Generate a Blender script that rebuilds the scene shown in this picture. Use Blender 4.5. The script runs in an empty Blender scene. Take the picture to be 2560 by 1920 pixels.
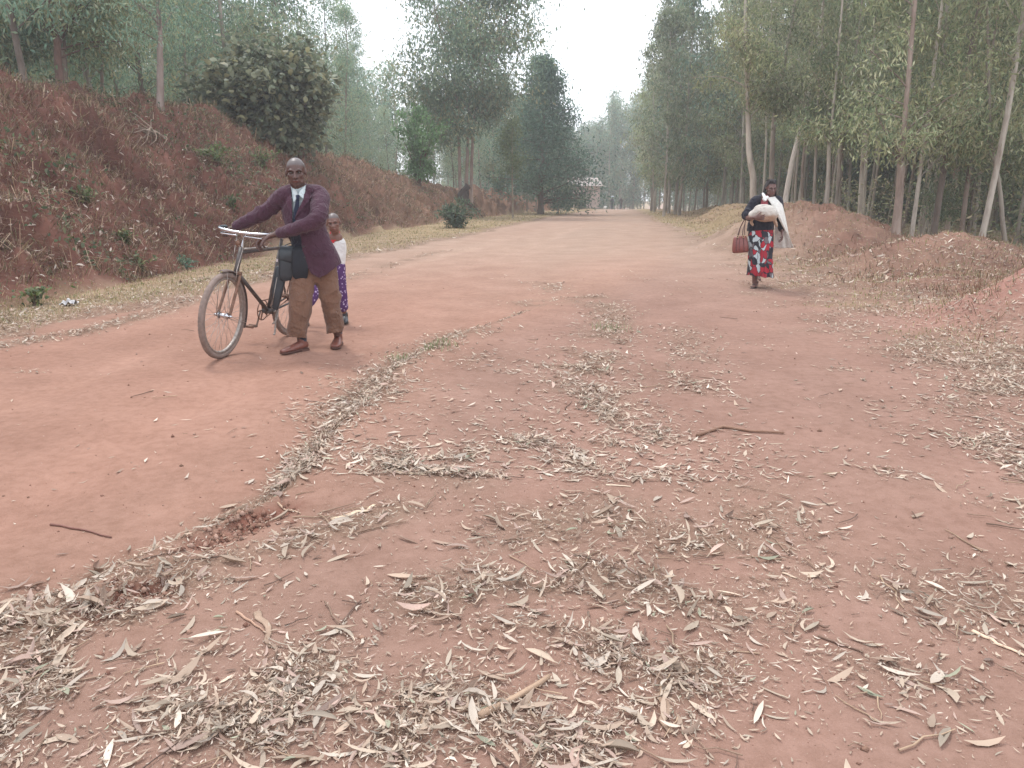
import bpy, bmesh, math, random
import numpy as np
from mathutils import Vector, Matrix, noise as mnoise

# ------------------------------------------------------------------ camera, world, sun
SC = bpy.context.scene
COL = SC.collection
CAM_H, F, PITCH = 1.4, 768.0, math.radians(13.9)
cam_d = bpy.data.cameras.new('camera')
cam_d.sensor_width = 36.0
cam_d.lens = 36.0 * F / 1024.0
cam_d.clip_start, cam_d.clip_end = 0.05, 3000.0
cam = bpy.data.objects.new('camera', cam_d)
cam.location = (0, 0, CAM_H)
cam.rotation_euler = (math.pi / 2 - PITCH, 0, 0)
COL.objects.link(cam)
SC.camera = cam

SUN_EL, SUN_AZ = math.radians(62), math.radians(-35)
W_ = bpy.data.worlds.new('World'); SC.world = W_; W_.use_nodes = True
nt = W_.node_tree
for n in list(nt.nodes): nt.nodes.remove(n)
out = nt.nodes.new('ShaderNodeOutputWorld'); bg = nt.nodes.new('ShaderNodeBackground')
sky = nt.nodes.new('ShaderNodeTexSky'); sky.sky_type = 'NISHITA'; sky.sun_disc = False
sky.sun_elevation = SUN_EL; sky.sun_rotation = SUN_AZ; sky.dust_density = 3.0; sky.air_density = 1.2
mx = nt.nodes.new('ShaderNodeMix'); mx.data_type = 'RGBA'
mx.inputs['Factor'].default_value = 0.86          # the bright overcast veil over the blue
mx.inputs[7].default_value = (9.4, 9.7, 10.4, 1)
nt.links.new(sky.outputs[0], mx.inputs[6]); nt.links.new(mx.outputs[2], bg.inputs[0])
bg.inputs[1].default_value = 0.12
nt.links.new(bg.outputs[0], out.inputs[0])

sl = bpy.data.lights.new('sun', 'SUN'); sl.energy = 1.2; sl.angle = math.radians(12); sl.color = (1, .97, .92)
so = bpy.data.objects.new('sun', sl); so.location = (0, 0, 30)
so.rotation_euler = Vector((-math.sin(SUN_AZ) * math.cos(SUN_EL), -math.cos(SUN_AZ) * math.cos(SUN_EL), -math.sin(SUN_EL))).to_track_quat('-Z', 'Y').to_euler()
COL.objects.link(so)
SC.view_settings.view_transform = 'Standard'; SC.view_settings.look = 'None'
SC.view_settings.exposure = 0.80; SC.view_settings.gamma = 1.0
SC.cycles.use_denoising = True
SC.cycles.max_bounces = 6; SC.cycles.diffuse_bounces = 4; SC.cycles.volume_bounces = 2
SC.cycles.transmission_bounces = 3; SC.cycles.transparent_max_bounces = 4

# ------------------------------------------------------------------ helpers
CP, SP = math.cos(PITCH), math.sin(PITCH)
def ray(u, v):
    a, b = u - 512.0, 384.0 - v
    return np.array([a, F * CP + b * SP, -F * SP + b * CP])
def W(u, v, Y):
    d = ray(u, v); t = Y / d[1]
    return Vector((d[0] * t, Y, CAM_H + d[2] * t))
def G(u, v):
    d = ray(u, v); t = -CAM_H / d[2]
    return (d[0] * t, d[1] * t)
def K(x, y):                                   # a point read off the 2212-wide view of the photo
    return G(x * .46293, y * .46293)
def proj(P):                                   # world -> 1024 pixel, for cutting clothes along a drawn line
    P = np.asarray(P); x, y, z = P[:, 0], P[:, 1], P[:, 2] - CAM_H
    dz = y * CP - z * SP; up = y * SP + z * CP
    return 512 + F * x / dz, 384 - F * up / dz

def hash2(ix, iy, s):
    n = (ix.astype(np.int64) * 374761393 + iy.astype(np.int64) * 668265263 + s * 974634777) & 0x7fffffff
    n = ((n ^ (n >> 13)) * 1274126177) & 0x7fffffff
    n = n ^ (n >> 16)
    return (n & 0xffff) / 65535.0
def vn(x, y, s=0):
    x = np.asarray(x, float); y = np.asarray(y, float)
    ix, iy = np.floor(x), np.floor(y); fx, fy = x - ix, y - iy
    fx = fx * fx * (3 - 2 * fx); fy = fy * fy * (3 - 2 * fy)
    a, b = hash2(ix, iy, s), hash2(ix + 1, iy, s); c, d = hash2(ix, iy + 1, s), hash2(ix + 1, iy + 1, s)
    return (a * (1 - fx) + b * fx) * (1 - fy) + (c * (1 - fx) + d * fx) * fy
def fbm(x, y, s=0, o=4, g=.5):
    r = 0; a = 1; t = 0
    for k in range(o):
        r = r + a * vn(x * 2 ** k + 17.3 * k, y * 2 ** k - 9.1 * k, s + k); t += a; a *= g
    return r / t * 2 - 1                       # -1..1
def sst(a, b, x):
    t = np.clip((x - a) / (b - a), 0, 1); return t * t * (3 - 2 * t)

def seg_dist(x, y, pts):
    """distance to a polyline, the side of it (+ right of travel) and how far along"""
    best = np.full(np.shape(x), 1e9); side = np.zeros(np.shape(x)); al = np.zeros(np.shape(x)); L = 0
    for (ax, ay), (bx, by) in zip(pts[:-1], pts[1:]):
        dx, dy = bx - ax, by - ay; l2 = dx * dx + dy * dy
        t = np.clip(((x - ax) * dx + (y - ay) * dy) / l2, 0, 1)
        d = np.hypot(x - ax - t * dx, y - ay - t * dy)
        s = np.sign((x - ax) * dy - (y - ay) * dx)
        m = d < best
        best = np.where(m, d, best); side = np.where(m, s, side); al = np.where(m, L + t * math.sqrt(l2), al); L += math.sqrt(l2)
    return best, side, al

GULLY = [(-4.2, 1.2)] + [K(*p) for p in ((0, 1310), (150, 1275), (330, 1190), (480, 1115), (600, 1060), (680, 960), (760, 880), (850, 800), (960, 735), (1060, 700), (1130, 670), (1290, 610), (1420, 560))]
TOE = ([-8, 9, 12, 15, 24, 30, 48, 79, 130, 500], [-6.3, -6.15, -5.95, -6.05, -5.2, -4.9, -1.9, 3.9, 13, 80])
EDL = ([-8, 7.2, 18.5, 30, 47, 71, 130, 500], [-6.0, -4.9, -3.0, -.7, 2.1, 6.6, 17, 90])
EDR = ([-8, 2, 5, 8, 11.8, 17, 38, 59, 130, 500], [3.0, 3.0, 3.3, 3.8, 4.2, 5.0, 7.2, 9.7, 19.5, 100])
HOLES = [(K(450, 1185), K(590, 1115), .075, .06), (K(225, 1325), K(330, 1290), .06, .035), (K(1180, 1285), K(1300, 1275), .12, .02)]
def wig(y, s): return fbm(np.asarray(y) * .7, np.asarray(y) * 0 + s, s, 3) * .28
def toe_x(y): return np.interp(y, *TOE) + wig(y, 5)
def edl_x(y): return np.interp(y, *EDL) + wig(y, 6)
def edr_x(y): return np.interp(y, *EDR) + wig(y, 7)
HC = ([-8, 5, 9, 16, 26, 31, 38, 49, 62, 80, 110, 400], [3.6, 3.6, 3.65, 3.8, 3.8, 3.2, 2.5, 1.75, 1.7, 1.35, .6, .3])
def base_z(y):
    return -0.00011 * np.clip(y - 30, 0, 100) ** 2 - .03 * np.clip(y - 130, 0, 120)

def H(x, y):
    x = np.asarray(x, float); y = np.asarray(y, float)
    z = base_z(y)
    # road surface: broad undulation, wheel ruts, gully with a raised lip
    near = 1 / (1 + (y / 25.0) ** 2)
    z = z + fbm(x * .45, y * .3, 11, 3) * .05 + fbm(x * 2.2, y * 1.8, 12, 4) * .012 * near
    d, s, al = seg_dist(x, y, GULLY)
    jit = fbm(x * 3, y * 3, 15, 3) * .06
    dd = d * s + jit
    fade = sst(0, .6, al) * (1 - sst(8.5, 12, al))
    z = z + fade * (.075 * sst(-.02, .10, dd) * np.exp(-np.clip(dd, 0, 9) * .8) - .035 * np.exp(-((dd + .07) / .12) ** 2) - .02 * np.exp(-((dd + .5) / .5) ** 2))
    for (ax, ay), (bx, by), w_, dp in HOLES:
        hd, _, _ = seg_dist(x, y, [(ax, ay), (bx, by)])
        he = np.exp(-((hd + fbm(x * 9, y * 9, 17, 3) * .05) / w_) ** 2); z = z - dp * he * (1 + .8 * fbm(x * 14, y * 14, 19, 3))
    lx = x - edl_x(y) - .55
    for o_ in (1.05, 2.35): z = z - .026 * np.exp(-((lx - o_ + .12 * np.sin(y * .5)) / .16) ** 2) * near * (1 + .5 * fbm(x * 5, y * 1.2, 18, 2))
    # left bank
    t = toe_x(y); sx = t - x
    hc = np.interp(y, *HC); wd = 1.25 * hc + .35
    big = fbm(x * .35, y * .35, 21, 2); mid = fbm(x * 1.1, y * 1.1, 22, 3); fine = fbm(x * 4.2, y * 4.2, 23, 4)
    sxe = sx + big * .55 + mid * .22 * sst(0, .8, sx)
    k = np.clip(sxe / wd, 0, 1)
    prof = 1 - (1 - k) ** 1.55
    bank = hc * prof + np.clip(sxe - wd, 0, 40) * .035
    rough = sst(.0, .5, sxe)
    ridg = (1 - np.abs(fbm(x * 1.9, y * 1.9, 25, 3)) * 2)
    cl = fbm(x * 3.1 + mid * .8, y * 3.1, 26, 2)
    bank = bank + rough * (1 - .4 * sst(wd, wd * 1.3, sxe)) * (np.abs(cl) * .26 - .08 - .30 * sst(.25, .55, fbm(x * .9, y * .9, 27, 3)) + .30 * sst(.15, .5, fbm(x * .7 + 9, y * .7, 28, 3)) * sst(20, 28, y))
    bank = bank + rough * (mid * .26 + fine * .16 - np.clip(ridg - .55, 0, 1) * .16 * (1 - sst(wd * .9, wd * 1.5, sxe)))
    z = np.where(sxe > 0, z + bank, z)
    # verge bumps
    vl = sst(.1, .9, edl_x(y) - x) * (1 - sst(-.2, .3, sxe))
    z = z + vl * (.03 + fbm(x * 3, y * 3, 31, 3) * .03)
    # right mounds
    r = x - edr_x(y)
    rr = sst(0, 1.4, r)
    z = z + rr * (fbm(x * 2.4, y * 2.4, 33, 4) * .085 + .04) + sst(1, 2.5, r) * fbm(x * 7, y * 7, 34, 3) * .03
    def mound(cx, cy, a, b, h, rot=0.):
        c, s_ = math.cos(rot), math.sin(rot)
        px, py = (x - cx) * c + (y - cy) * s_, -(x - cx) * s_ + (y - cy) * c
        q = np.sqrt((px / a) ** 2 + (py / b) ** 2) + fbm(x * .9, y * .9, 35, 3) * .16
        return h * (1 - sst(.1, 1.25, q)) * (1 + .12 * fine)
    z = z + mound(8.0, 14.2, 2.1, 2.1, .62) + mound(8.1, 17.3, 1.6, 2.2, .20) + mound(7.1, 11.2, 1.5, 1.8, .15) + mound(6.05, 8.3, 1.25, 1.35, .68)
    z = z + mound(7.4, 20.3, 2.3, 4.6, 1.08, -.12) + mound(9.3, 29, 2.2, 6, .95, -.15) + mound(12.0, 41, 2.4, 8, .9, -.2) + mound(16, 58, 3, 10, .8, -.25)
    back = sst(3.6, 7.5, r)
    z = z - back * .35 + back * fbm(x * .25, y * .25, 37, 2) * .12
    return z

def Hs(x, y): return float(H(np.array([x]), np.array([y]))[0])
def hit(u, v, ymax=200):
    d = ray(u, v)
    Y = np.concatenate([np.arange(1.5, 20, .02), np.arange(20, ymax, .1)])
    X = d[0] / d[1] * Y; Z = CAM_H + d[2] / d[1] * Y
    b = Z < H(X, Y)
    i = int(np.argmax(b)) if b.any() else len(Y) - 1
    return Vector((X[i], Y[i], Hs(X[i], Y[i])))
def hitK(x, y): return hit(x * .46293, y * .46293)

def tag(o, label=None, cat=None, group=None, kind=None):
    if label: o['label'] = label
    if cat: o['category'] = cat
    if group: o['group'] = group
    if kind: o['kind'] = kind
    return o
def link(o, parent=None):
    COL.objects.link(o)
    if parent: o.parent = parent
    return o
def empty(name, loc=(0, 0, 0), rz=0.):
    o = bpy.data.objects.new(name, None); o.location = loc; o.rotation_euler = (0, 0, rz); o.empty_display_size = .2
    return link(o)

def mesh_np(name, V, faces, mat=None, col=None, smooth=True):
    """V (n,3); faces: a list of (m,k) index arrays; col (n,3) written as the attribute Col"""
    me = bpy.data.meshes.new(name)
    V = np.asarray(V, np.float32)
    faces = [np.asarray(f, np.int32) for f in faces if len(f)]
    loops = np.concatenate([f.ravel() for f in faces]); tot = np.concatenate([np.full(len(f), f.shape[1], np.int32) for f in faces])
    st = np.concatenate([[0], np.cumsum(tot)[:-1]]).astype(np.int32)
    me.vertices.add(len(V)); me.vertices.foreach_set('co', V.ravel())
    me.loops.add(len(loops)); me.loops.foreach_set('vertex_index', loops)
    me.polygons.add(len(tot)); me.polygons.foreach_set('loop_start', st)
    me.polygons.foreach_set('use_smooth', np.full(len(tot), smooth))
    if col is not None:
        a = me.color_attributes.new('Col', 'FLOAT_COLOR', 'POINT')
        c = np.ones((len(V), 4), np.float32); c[:, :3] = col
        a.data.foreach_set('color', c.ravel())
    me.update(calc_edges=True)
    if mat: me.materials.append(mat)
    return me
def obj(name, me, parent=None): return link(bpy.data.objects.new(name, me), parent)

class Bag:
    """gathers pieces (vertices, quads, tris, colours) for one mesh"""
    def __init__(s): s.V = []; s.Q = []; s.T = []; s.C = []; s.n = 0
    def add(s, V, Q=None, T=None, C=(.5, .5, .5)):
        V = np.asarray(V, float).reshape(-1, 3)
        s.V.append(V)
        C = np.asarray(C, float); s.C.append(np.broadcast_to(C, (len(V), 3)) if C.ndim < 2 else C)
        if Q is not None and len(Q): s.Q.append(np.asarray(Q) + s.n)
        if T is not None and len(T): s.T.append(np.asarray(T) + s.n)
        s.n += len(V)
    def mesh(s, name, mat, smooth=True):
        fs = []
        if s.Q: fs.append(np.concatenate(s.Q))
        if s.T: fs.append(np.concatenate(s.T))
        return mesh_np(name, np.concatenate(s.V), fs, mat, np.concatenate(s.C), smooth)
    def obj(s, name, mat, parent=None, smooth=True): return obj(name, s.mesh(name, mat, smooth), parent)

def tube_np(P, R, n=8, cap=True, flat=None, side=None):
    """a swept tube; R scalar radii or (k,2) radii along side / normal"""
    P = np.asarray(P, float); k = len(P); R = np.asarray(R, float)
    if R.ndim == 0: R = np.full(k, float(R))
    if R.ndim == 1: R = np.stack([R, R], 1)
    T = np.gradient(P, axis=0); T /= np.linalg.norm(T, axis=1)[:, None] + 1e-12
    if side is None:
        side = np.cross(T[0], [0, 0, 1.]);
        if np.linalg.norm(side) < .15: side = np.cross(T[0], [0, 1., 0])
    a = np.asarray(side, float); A = []; B = []
    for i in range(k):
        a = a - T[i] * np.dot(a, T[i]); a = a / (np.linalg.norm(a) + 1e-12)
        A.append(a); B.append(np.cross(T[i], a))
    A = np.array(A); B = np.array(B)
    th = np.linspace(0, 2 * np.pi, n, endpoint=False)
    V = P[:, None, :] + (np.cos(th)[None, :, None] * R[:, 0, None, None]) * A[:, None, :] + (np.sin(th)[None, :, None] * R[:, 1, None, None]) * B[:, None, :]
    V = V.reshape(-1, 3)
    i = np.arange(k - 1)[:, None] * n; j = np.arange(n)[None, :]; j2 = (j + 1) % n
    Q = np.stack([i + j, i + j2, i + n + j2, i + n + j], -1).reshape(-1, 4)
    Tt = np.zeros((0, 3), int)
    if cap:
        V = np.vstack([V, P[0], P[-1]]); c0, c1 = k * n, k * n + 1
        jj = np.arange(n); jn = (jj + 1) % n
        Tt = np.vstack([np.stack([np.full(n, c0), jn, jj], 1), np.stack([np.full(n, c1), (k - 1) * n + jj, (k - 1) * n + jn], 1)])
    return V, Q, Tt

# ------------------------------------------------------------------ materials
def new_mat(name):
    m = bpy.data.materials.new(name); m.use_nodes = True
    n = m.node_tree.nodes; b = n['Principled BSDF']; return m, m.node_tree, b
def nodes(t, *names): return [t.nodes.new('ShaderNode' + x) for x in names]
def noise_node(t, scale, detail=4, rough=.6, coord='Object'):
    tc, nz = nodes(t, 'TexCoord', 'TexNoise')
    nz.inputs['Scale'].default_value = scale; nz.inputs['Detail'].default_value = detail; nz.inputs['Roughness'].default_value = rough
    t.links.new(tc.outputs[coord], nz.inputs['Vector']); return nz
def mixc(t, fac, a, b, mode='MIX'):
    m = t.nodes.new('ShaderNodeMix'); m.data_type = 'RGBA'; m.blend_type = mode
    for sock, val in ((0, fac), (6, a), (7, b)):
        if hasattr(val, 'links'): t.links.new(val, m.inputs[sock])
        elif isinstance(val, (int, float)): m.inputs[sock].default_value = val
        else: m.inputs[sock].default_value = (*val, 1)
    return m.outputs[2]
def ramp(t, src, stops):
    r = t.nodes.new('ShaderNodeValToRGB'); t.links.new(src, r.inputs[0]); e = r.color_ramp.elements
    while len(e) > len(stops): e.remove(e[-1])
    while len(e) < len(stops): e.new(.5)
    for el, (p, c) in zip(e, stops): el.position = p; el.color = (*c, 1) if not isinstance(c, (int, float)) else (c, c, c, 1)
    return r.outputs[0]
def bump(t, b, src, strength=.4, dist=.01):
    n = t.nodes.new('ShaderNodeBump'); n.inputs['Strength'].default_value = strength; n.inputs['Distance'].default_value = dist
    t.links.new(src, n.inputs['Height']); t.links.new(n.outputs[0], b.inputs['Normal'])
def mat_plain(name, c, rough=.7, var=.15, scale=20, metal=0., bmp=0., spec=.5):
    m, t, b = new_mat(name)
    nz = noise_node(t, scale); c = np.array(c)
    t.links.new(ramp(t, nz.outputs[0], [(.3, tuple(c * (1 - var))), (.7, tuple(np.minimum(c * (1 + var), 1)))]), b.inputs['Base Color'])
    b.inputs['Roughness'].default_value = rough; b.inputs['Metallic'].default_value = metal; b.inputs['Specular IOR Level'].default_value = spec
    if bmp: bump(t, b, nz.outputs[0], bmp, .004)
    return m
def mat_leaf(name, trans=.3, rough=.6, tint=(1, 1, 1), spec=.3):
    m, t, b = new_mat(name)
    at = t.nodes.new('ShaderNodeAttribute'); at.attribute_name = 'Col'
    nz = noise_node(t, 3.0, 2)
    c = mixc(t, 1., at.outputs[0], ramp(t, nz.outputs[0], [(.3, .82), (.7, 1.15)]), 'MULTIPLY')
    oi = t.nodes.new('ShaderNodeObjectInfo'); c = mixc(t, 1., c, ramp(t, oi.outputs['Random'], [(0, (.78, .80, .82)), (.35, (.95, .98, .92)), (.65, (1.1, 1.05, .9)), (1, (1.25, 1.22, 1.12))]), 'MULTIPLY') if name == 'foliage' else c
    t.links.new(c, b.inputs['Base Color']); b.inputs['Roughness'].default_value = rough; b.inputs['Specular IOR Level'].default_value = spec
    if trans:
        tr, ms = nodes(t, 'BsdfTranslucent', 'MixShader'); t.links.new(c, tr.inputs[0]); ms.inputs[0].default_value = trans
        t.links.new(b.outputs[0], ms.inputs[1]); t.links.new(tr.outputs[0], ms.inputs[2])
        t.links.new(ms.outputs[0], t.nodes['Material Output'].inputs[0])
    return m
M_FOL = mat_leaf('foliage', .42, .5)
M_LIT = mat_leaf('dry_leaf', .12, .7, spec=.25)
M_GRASS = mat_leaf('dry_grass', .2, .7, spec=.2)
def mat_bark():
    m, t, b = new_mat('bark')
    at = t.nodes.new('ShaderNodeAttribute'); at.attribute_name = 'Col'
    nz = noise_node(t, 2.5, 5, .7); nz2 = noise_node(t, 30, 3)
    tcm = t.nodes.new('ShaderNodeMapping'); tcm.inputs['Scale'].default_value = (1, 1, .25)
    tc = t.nodes.new('ShaderNodeTexCoord'); t.links.new(tc.outputs['Object'], tcm.inputs[0]); t.links.new(tcm.outputs[0], nz.inputs['Vector'])
    c = mixc(t, 1., at.outputs[0], ramp(t, nz.outputs[0], [(.32, (.5, .42, .36)), (.5, (1, .95, .9)), (.66, (1.3, 1.28, 1.22))]), 'MULTIPLY')
    t.links.new(c, b.inputs['Base Color']); b.inputs['Roughness'].default_value = .8; bump(t, b, nz2.outputs[0], .5, .01)
    return m
M_BARK = mat_bark()
def mat_soil():
    m, t, b = new_mat('soil')
    at = t.nodes.new('ShaderNodeAttribute'); at.attribute_name = 'Col'
    n1 = noise_node(t, 1.3, 6, .62); n2 = noise_node(t, 16, 5, .7); n3 = noise_node(t, 120, 3, .7)
    c = mixc(t, 1., at.outputs[0], ramp(t, n1.outputs[0], [(.3, (.86, .84, .83)), (.55, (1, 1, 1)), (.75, (1.12, 1.14, 1.16))]), 'MULTIPLY')
    c = mixc(t, 1., c, ramp(t, n2.outputs[0], [(.3, (.84, .82, .8)), (.6, (1.04, 1.05, 1.06))]), 'MULTIPLY')
    # grit and tiny pale crumbs of leaf
    sp = ramp(t, n3.outputs[0], [(.66, 0.), (.74, 1.)])
    spm = t.nodes.new('ShaderNodeMath'); spm.operation = 'MULTIPLY'; spm.inputs[1].default_value = .35; t.links.new(sp, spm.inputs[0])
    c = mixc(t, spm.outputs[0], c, (.40, .30, .24))
    dk = ramp(t, n3.outputs[0], [(.22, .62), (.36, 1.)])
    c = mixc(t, 1., c, dk, 'MULTIPLY')
    t.links.new(c, b.inputs['Base Color']); b.inputs['Roughness'].default_value = .95; b.inputs['Specular IOR Level'].default_value = .15
    ad = t.nodes.new('ShaderNodeMath'); ad.operation = 'ADD'; t.links.new(n2.outputs[0], ad.inputs[0]); t.links.new(n3.outputs[0], ad.inputs[1])
    bump(t, b, ad.outputs[0], .55, .012)
    return m
M_SOIL = mat_soil()

# ------------------------------------------------------------------ litter map (where the fallen leaves lie)
def PK(*p): return [K(*q) for q in p]
PATCHES = [  # polyline, half width (m), strength
    (GULLY[1:11], .13, 1.5), (PK((760, 880), (850, 790), (960, 740), (1010, 715)), .30, 1.3),
    (PK((0, 1360), (180, 1370), (330, 1300)), .26, 1.5), (PK((0, 1560), (150, 1480), (300, 1440)), .22, 1.1), (PK((0, 1640), (260, 1600), (560, 1560), (640, 1480)), .2, 1.1),
    (PK((330, 1240), (480, 1230), (560, 1200)), .12, .8), (PK((620, 1190), (760, 1150), (860, 1120)), .16, 1.0),
    (PK((860, 1020), (1000, 1040), (1130, 960), (1180, 940)), .30, .85), (PK((940, 1300), (1100, 1260), (1250, 1240), (1400, 1260)), .2, 1.1),
    (PK((1130, 1150), (1300, 1120), (1500, 1180), (1640, 1130)), .34, .85), (PK((1300, 1010), (1420, 960), (1560, 1040)), .34, .75), (PK((1400, 1260), (1560, 1330)), .2, .7),
    (PK((860, 1600), (980, 1500), (1100, 1560), (1240, 1620)), .15, .8), (PK((1080, 1350), (1180, 1370)), .15, .7), (PK((1280, 1400), (1400, 1480), (1560, 1440)), .16, .95), (PK((1300, 1590), (1480, 1560)), .11, .6),
    (PK((1080, 790), (1180, 800), (1300, 770)), .28, 1.1), (PK((1150, 650), (1290, 640), (1330, 690), (1270, 780), (1260, 870), (1300, 900)), .33, 1.0), (PK((1180, 610), (1260, 650)), .3, .8),
    (PK((1100, 880), (1200, 890)), .12, .6), (PK((1480, 720), (1500, 850)), .3, .45), (PK((1640, 1280), (1740, 1240)), .2, .45), (PK((1700, 1320), (1900, 1440), (2050, 1420)), .25, .4),
    (PK((0, 750), (160, 722), (300, 690), (420, 650)), .20, 1.3), (PK((750, 600), (860, 563), (960, 540)), .25, .9), (PK((10, 800), (80, 805)), .06, 1.4), (PK((2000, 1300), (2212, 1300)), .3, .6),
]
def litter(x, y):
    n = fbm(x * 2.6, y * 2.6, 51, 4); n2 = fbm(x * .8, y * .8, 52, 3)
    d = np.zeros(np.shape(x))
    for pts, w, s in PATCHES:
        if len(pts) < 2: continue
        ds, _, _ = seg_dist(x, y, pts)
        d = np.maximum(d, s * np.exp(-(np.clip(ds + n * w * .9, 0, 99) / w) ** 2))
    g, sd, al = seg_dist(x, y, GULLY)
    right = np.where(sd > 0, 1., 0.)
    d = d * (.12 + 1.08 * sst(-.3, .2, n))
    d = np.maximum(d, 2.0 * np.exp(-((seg_dist(x, y, GULLY[2:12])[0] + n * .05) / .085) ** 2))
    d = np.maximum(d, 1.3 * np.exp(-((seg_dist(x, y, PK((760, 880), (850, 790), (960, 740), (1010, 715)))[0] + n * .15) / .17) ** 2))
    d = d + np.where(right > 0, .010 + .075 * np.clip(n2 + n * .6, 0, 1), .004)
    r = x - edr_x(y)
    d = d + sst(-1.0, .8, r + n * .8) * (.80 + .7 * n + .3 * n2) * (1 - .12 * sst(.8, 2.2, r + n * .6)) * sst(1.5, 3.5, y)
    # bank and left verge
    d = d + sst(0, .25, edl_x(y) - x + n * .2) * (1 - sst(1.1, 1.7, edl_x(y) - x)) * (1.0 + .6 * n) + sst(0, .25, edl_x(y) - x + n * .3) * .12
    return np.clip(d, 0, 2)
def grassy(x, y):
    n = fbm(x * 1.4, y * 1.4, 61, 4)
    e, tt = edl_x(y) - x, toe_x(y) - x
    left = sst(.2, .9, e + n * .4) * (1 - sst(-.1, .5, tt + n * .4))
    r = x - edr_x(y)
    rt = .6 * sst(.0, 1.0, r + n * .8) * sst(5, 12, y) * (1 - .3 * sst(2.6, 5, r)) * np.clip(.65 + 1.5 * n, 0, 1.2)
    far = sst(.2, 1.2, tt + n * .6) * sst(34, 46, y)
    rt = rt + sst(.1, .9, r + n * .5) * sst(17, 26, y) * .8
    return np.clip(left + rt + far, 0, 1.3)

# ------------------------------------------------------------------ the ground as one sheet, cut along its own edges into named parts
def axis_lines():
    xs = [-7.0]
    while xs[-1] < 6.6: xs.append(xs[-1] + .032)
    st = .032
    r = [xs[-1]]
    while r[-1] < 420: st = st * 1.02 if r[-1] < 14 else st * 1.045; r.append(r[-1] + st)
    st = .034; l = [xs[0]]
    while l[-1] > -420: st = st * 1.006 if l[-1] > -13 else st * 1.05; l.append(l[-1] - st)
    X = np.array(l[:0:-1] + xs + r[1:])
    ys = [-6, -4, -2.5, -1.5, -.7, -.1, .4, .8, 1.1, 1.3]
    while ys[-1] < 700: ys.append(ys[-1] + max(.016, ys[-1] * .0062 if ys[-1] < 60 else ys[-1] * .012))
    return X, np.array(ys)
GX, GY = axis_lines()
XX, YY = np.meshgrid(GX, GY)
ZZ = np.zeros_like(XX)
for i0 in range(0, XX.shape[0], 100): ZZ[i0:i0 + 100] = H(XX[i0:i0 + 100], YY[i0:i0 + 100])
def ground_colour(x, y):
    n = fbm(x * .55, y * .55, 71, 4); n2 = fbm(x * 3, y * 3, 72, 4); n3 = fbm(x * .9 - y * .17, y * .07, 73, 3)
    road = np.stack([.298 + 0 * x, .170 + 0 * x, .126 + 0 * x], -1)
    g, sd, al = seg_dist(x, y, GULLY)
    lane = (1 - sst(-.3, .5, g * sd)) * sst(2, 4, y)
    road = road * (1 + .07 * n[..., None] + .05 * n2[..., None])
    road = road + lane[..., None] * np.array([.022, .010, .006])
    # greyer trodden soil right of the gully
    gr = sst(.1, .9, g * sd)
    road = road + gr[..., None] * np.array([-.022, -.006, .0])
    dust_haze = (sst(7, 22, y) * .75 + .15 * n3)[..., None].clip(0, 1)  # far road paler: dust, with haze and grazing light painted into the colour
    road = road * (1 - dust_haze) + dust_haze * np.array([.405, .290, .222])
    rut = (np.clip(n3, 0, 1) * .10)[..., None]
    road = road * (1 - rut)
    lt = np.clip(litter(x, y), 0, 1)[..., None] * .62
    road = road * (1 - lt) + lt * np.array([.205, .140, .098])
    for a_, b_, w_, dp in HOLES[:2]:
        hk = np.exp(-((seg_dist(x, y, [a_, b_])[0] + fbm(x * 8, y * 8, 78, 4) * .09) / (w_ * 1.1)) ** 2)[..., None] * .8
        road = road * (1 - hk) + hk * np.array([.17, .065, .045])
    lx = x - edl_x(y) - .55
    trk = sum(np.exp(-((lx - o_ + .12 * np.sin(y * .5)) / .2) ** 2) for o_ in (1.05, 2.35))[..., None] * (.5 + n3[..., None]).clip(0, 1)
    road = road * (1 + .09 * trk)
    bank = np.stack([.140 + 0 * x, .062 + 0 * x, .046 + 0 * x], -1) * (1 + .5 * n[..., None] + .5 * n2[..., None])
    pale = (sst(.2, .5, n2) * .35)[..., None]
    bank = bank * (1 - pale) + pale * np.array([.25, .125, .09])
    dry = (sst(18, 40, y) * .5)[..., None]
    bank = bank * (1 - dry) + dry * np.array([.30, .19, .12])
    tt = toe_x(y) - x
    kb = sst(-.15, .25, tt + n2 * .15)[..., None]
    verge = np.stack([.27 + 0 * x, .20 + 0 * x, .12 + 0 * x], -1) * (1 + .2 * n2[..., None])
    r = x - edr_x(y)
    gs = np.clip(grassy(x, y), 0, 1)[..., None] * .7
    rk = (sst(.2, 1.2, r) * (1 - sst(20, 28, y)))[..., None]; verge = verge + (sst(20, 30, y))[..., None] * np.array([.05, .045, .01]); verge = verge * (1 - rk) + rk * np.array([.245, .150, .102]) * (1 + .25 * n2[..., None])
    c = road * (1 - gs) + verge * gs
    mounds = np.stack([.21 + 0 * x, .115 + 0 * x, .084 + 0 * x], -1) * (1 + .35 * n2[..., None] + .25 * n[..., None])
    km = (sst(.9, 2.4, r))[..., None] * (1 - gs)
    c = c * (1 - km) + mounds * km
    pk_ = np.exp(-(((x - 5.6) / 1.2) ** 2 + ((y - 8.6) / 1.0) ** 2))[..., None] * .8; c = c * (1 - pk_) + pk_ * np.array([.40, .215, .175])
    ff = np.stack([.27 + 0 * x, .21 + 0 * x, .14 + 0 * x], -1) * (1 + .25 * n2[..., None])
    kf = sst(4.2, 6.2, r)[..., None]
    c = c * (1 - kf) + ff * kf
    c = c * (1 - kb) + bank * kb
    kp = sst(5.5, 8, tt)[..., None]
    c = c * (1 - kp) + ff * kp
    return np.clip(c, .02, .8)
CC = np.zeros(XX.shape + (3,))
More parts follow.
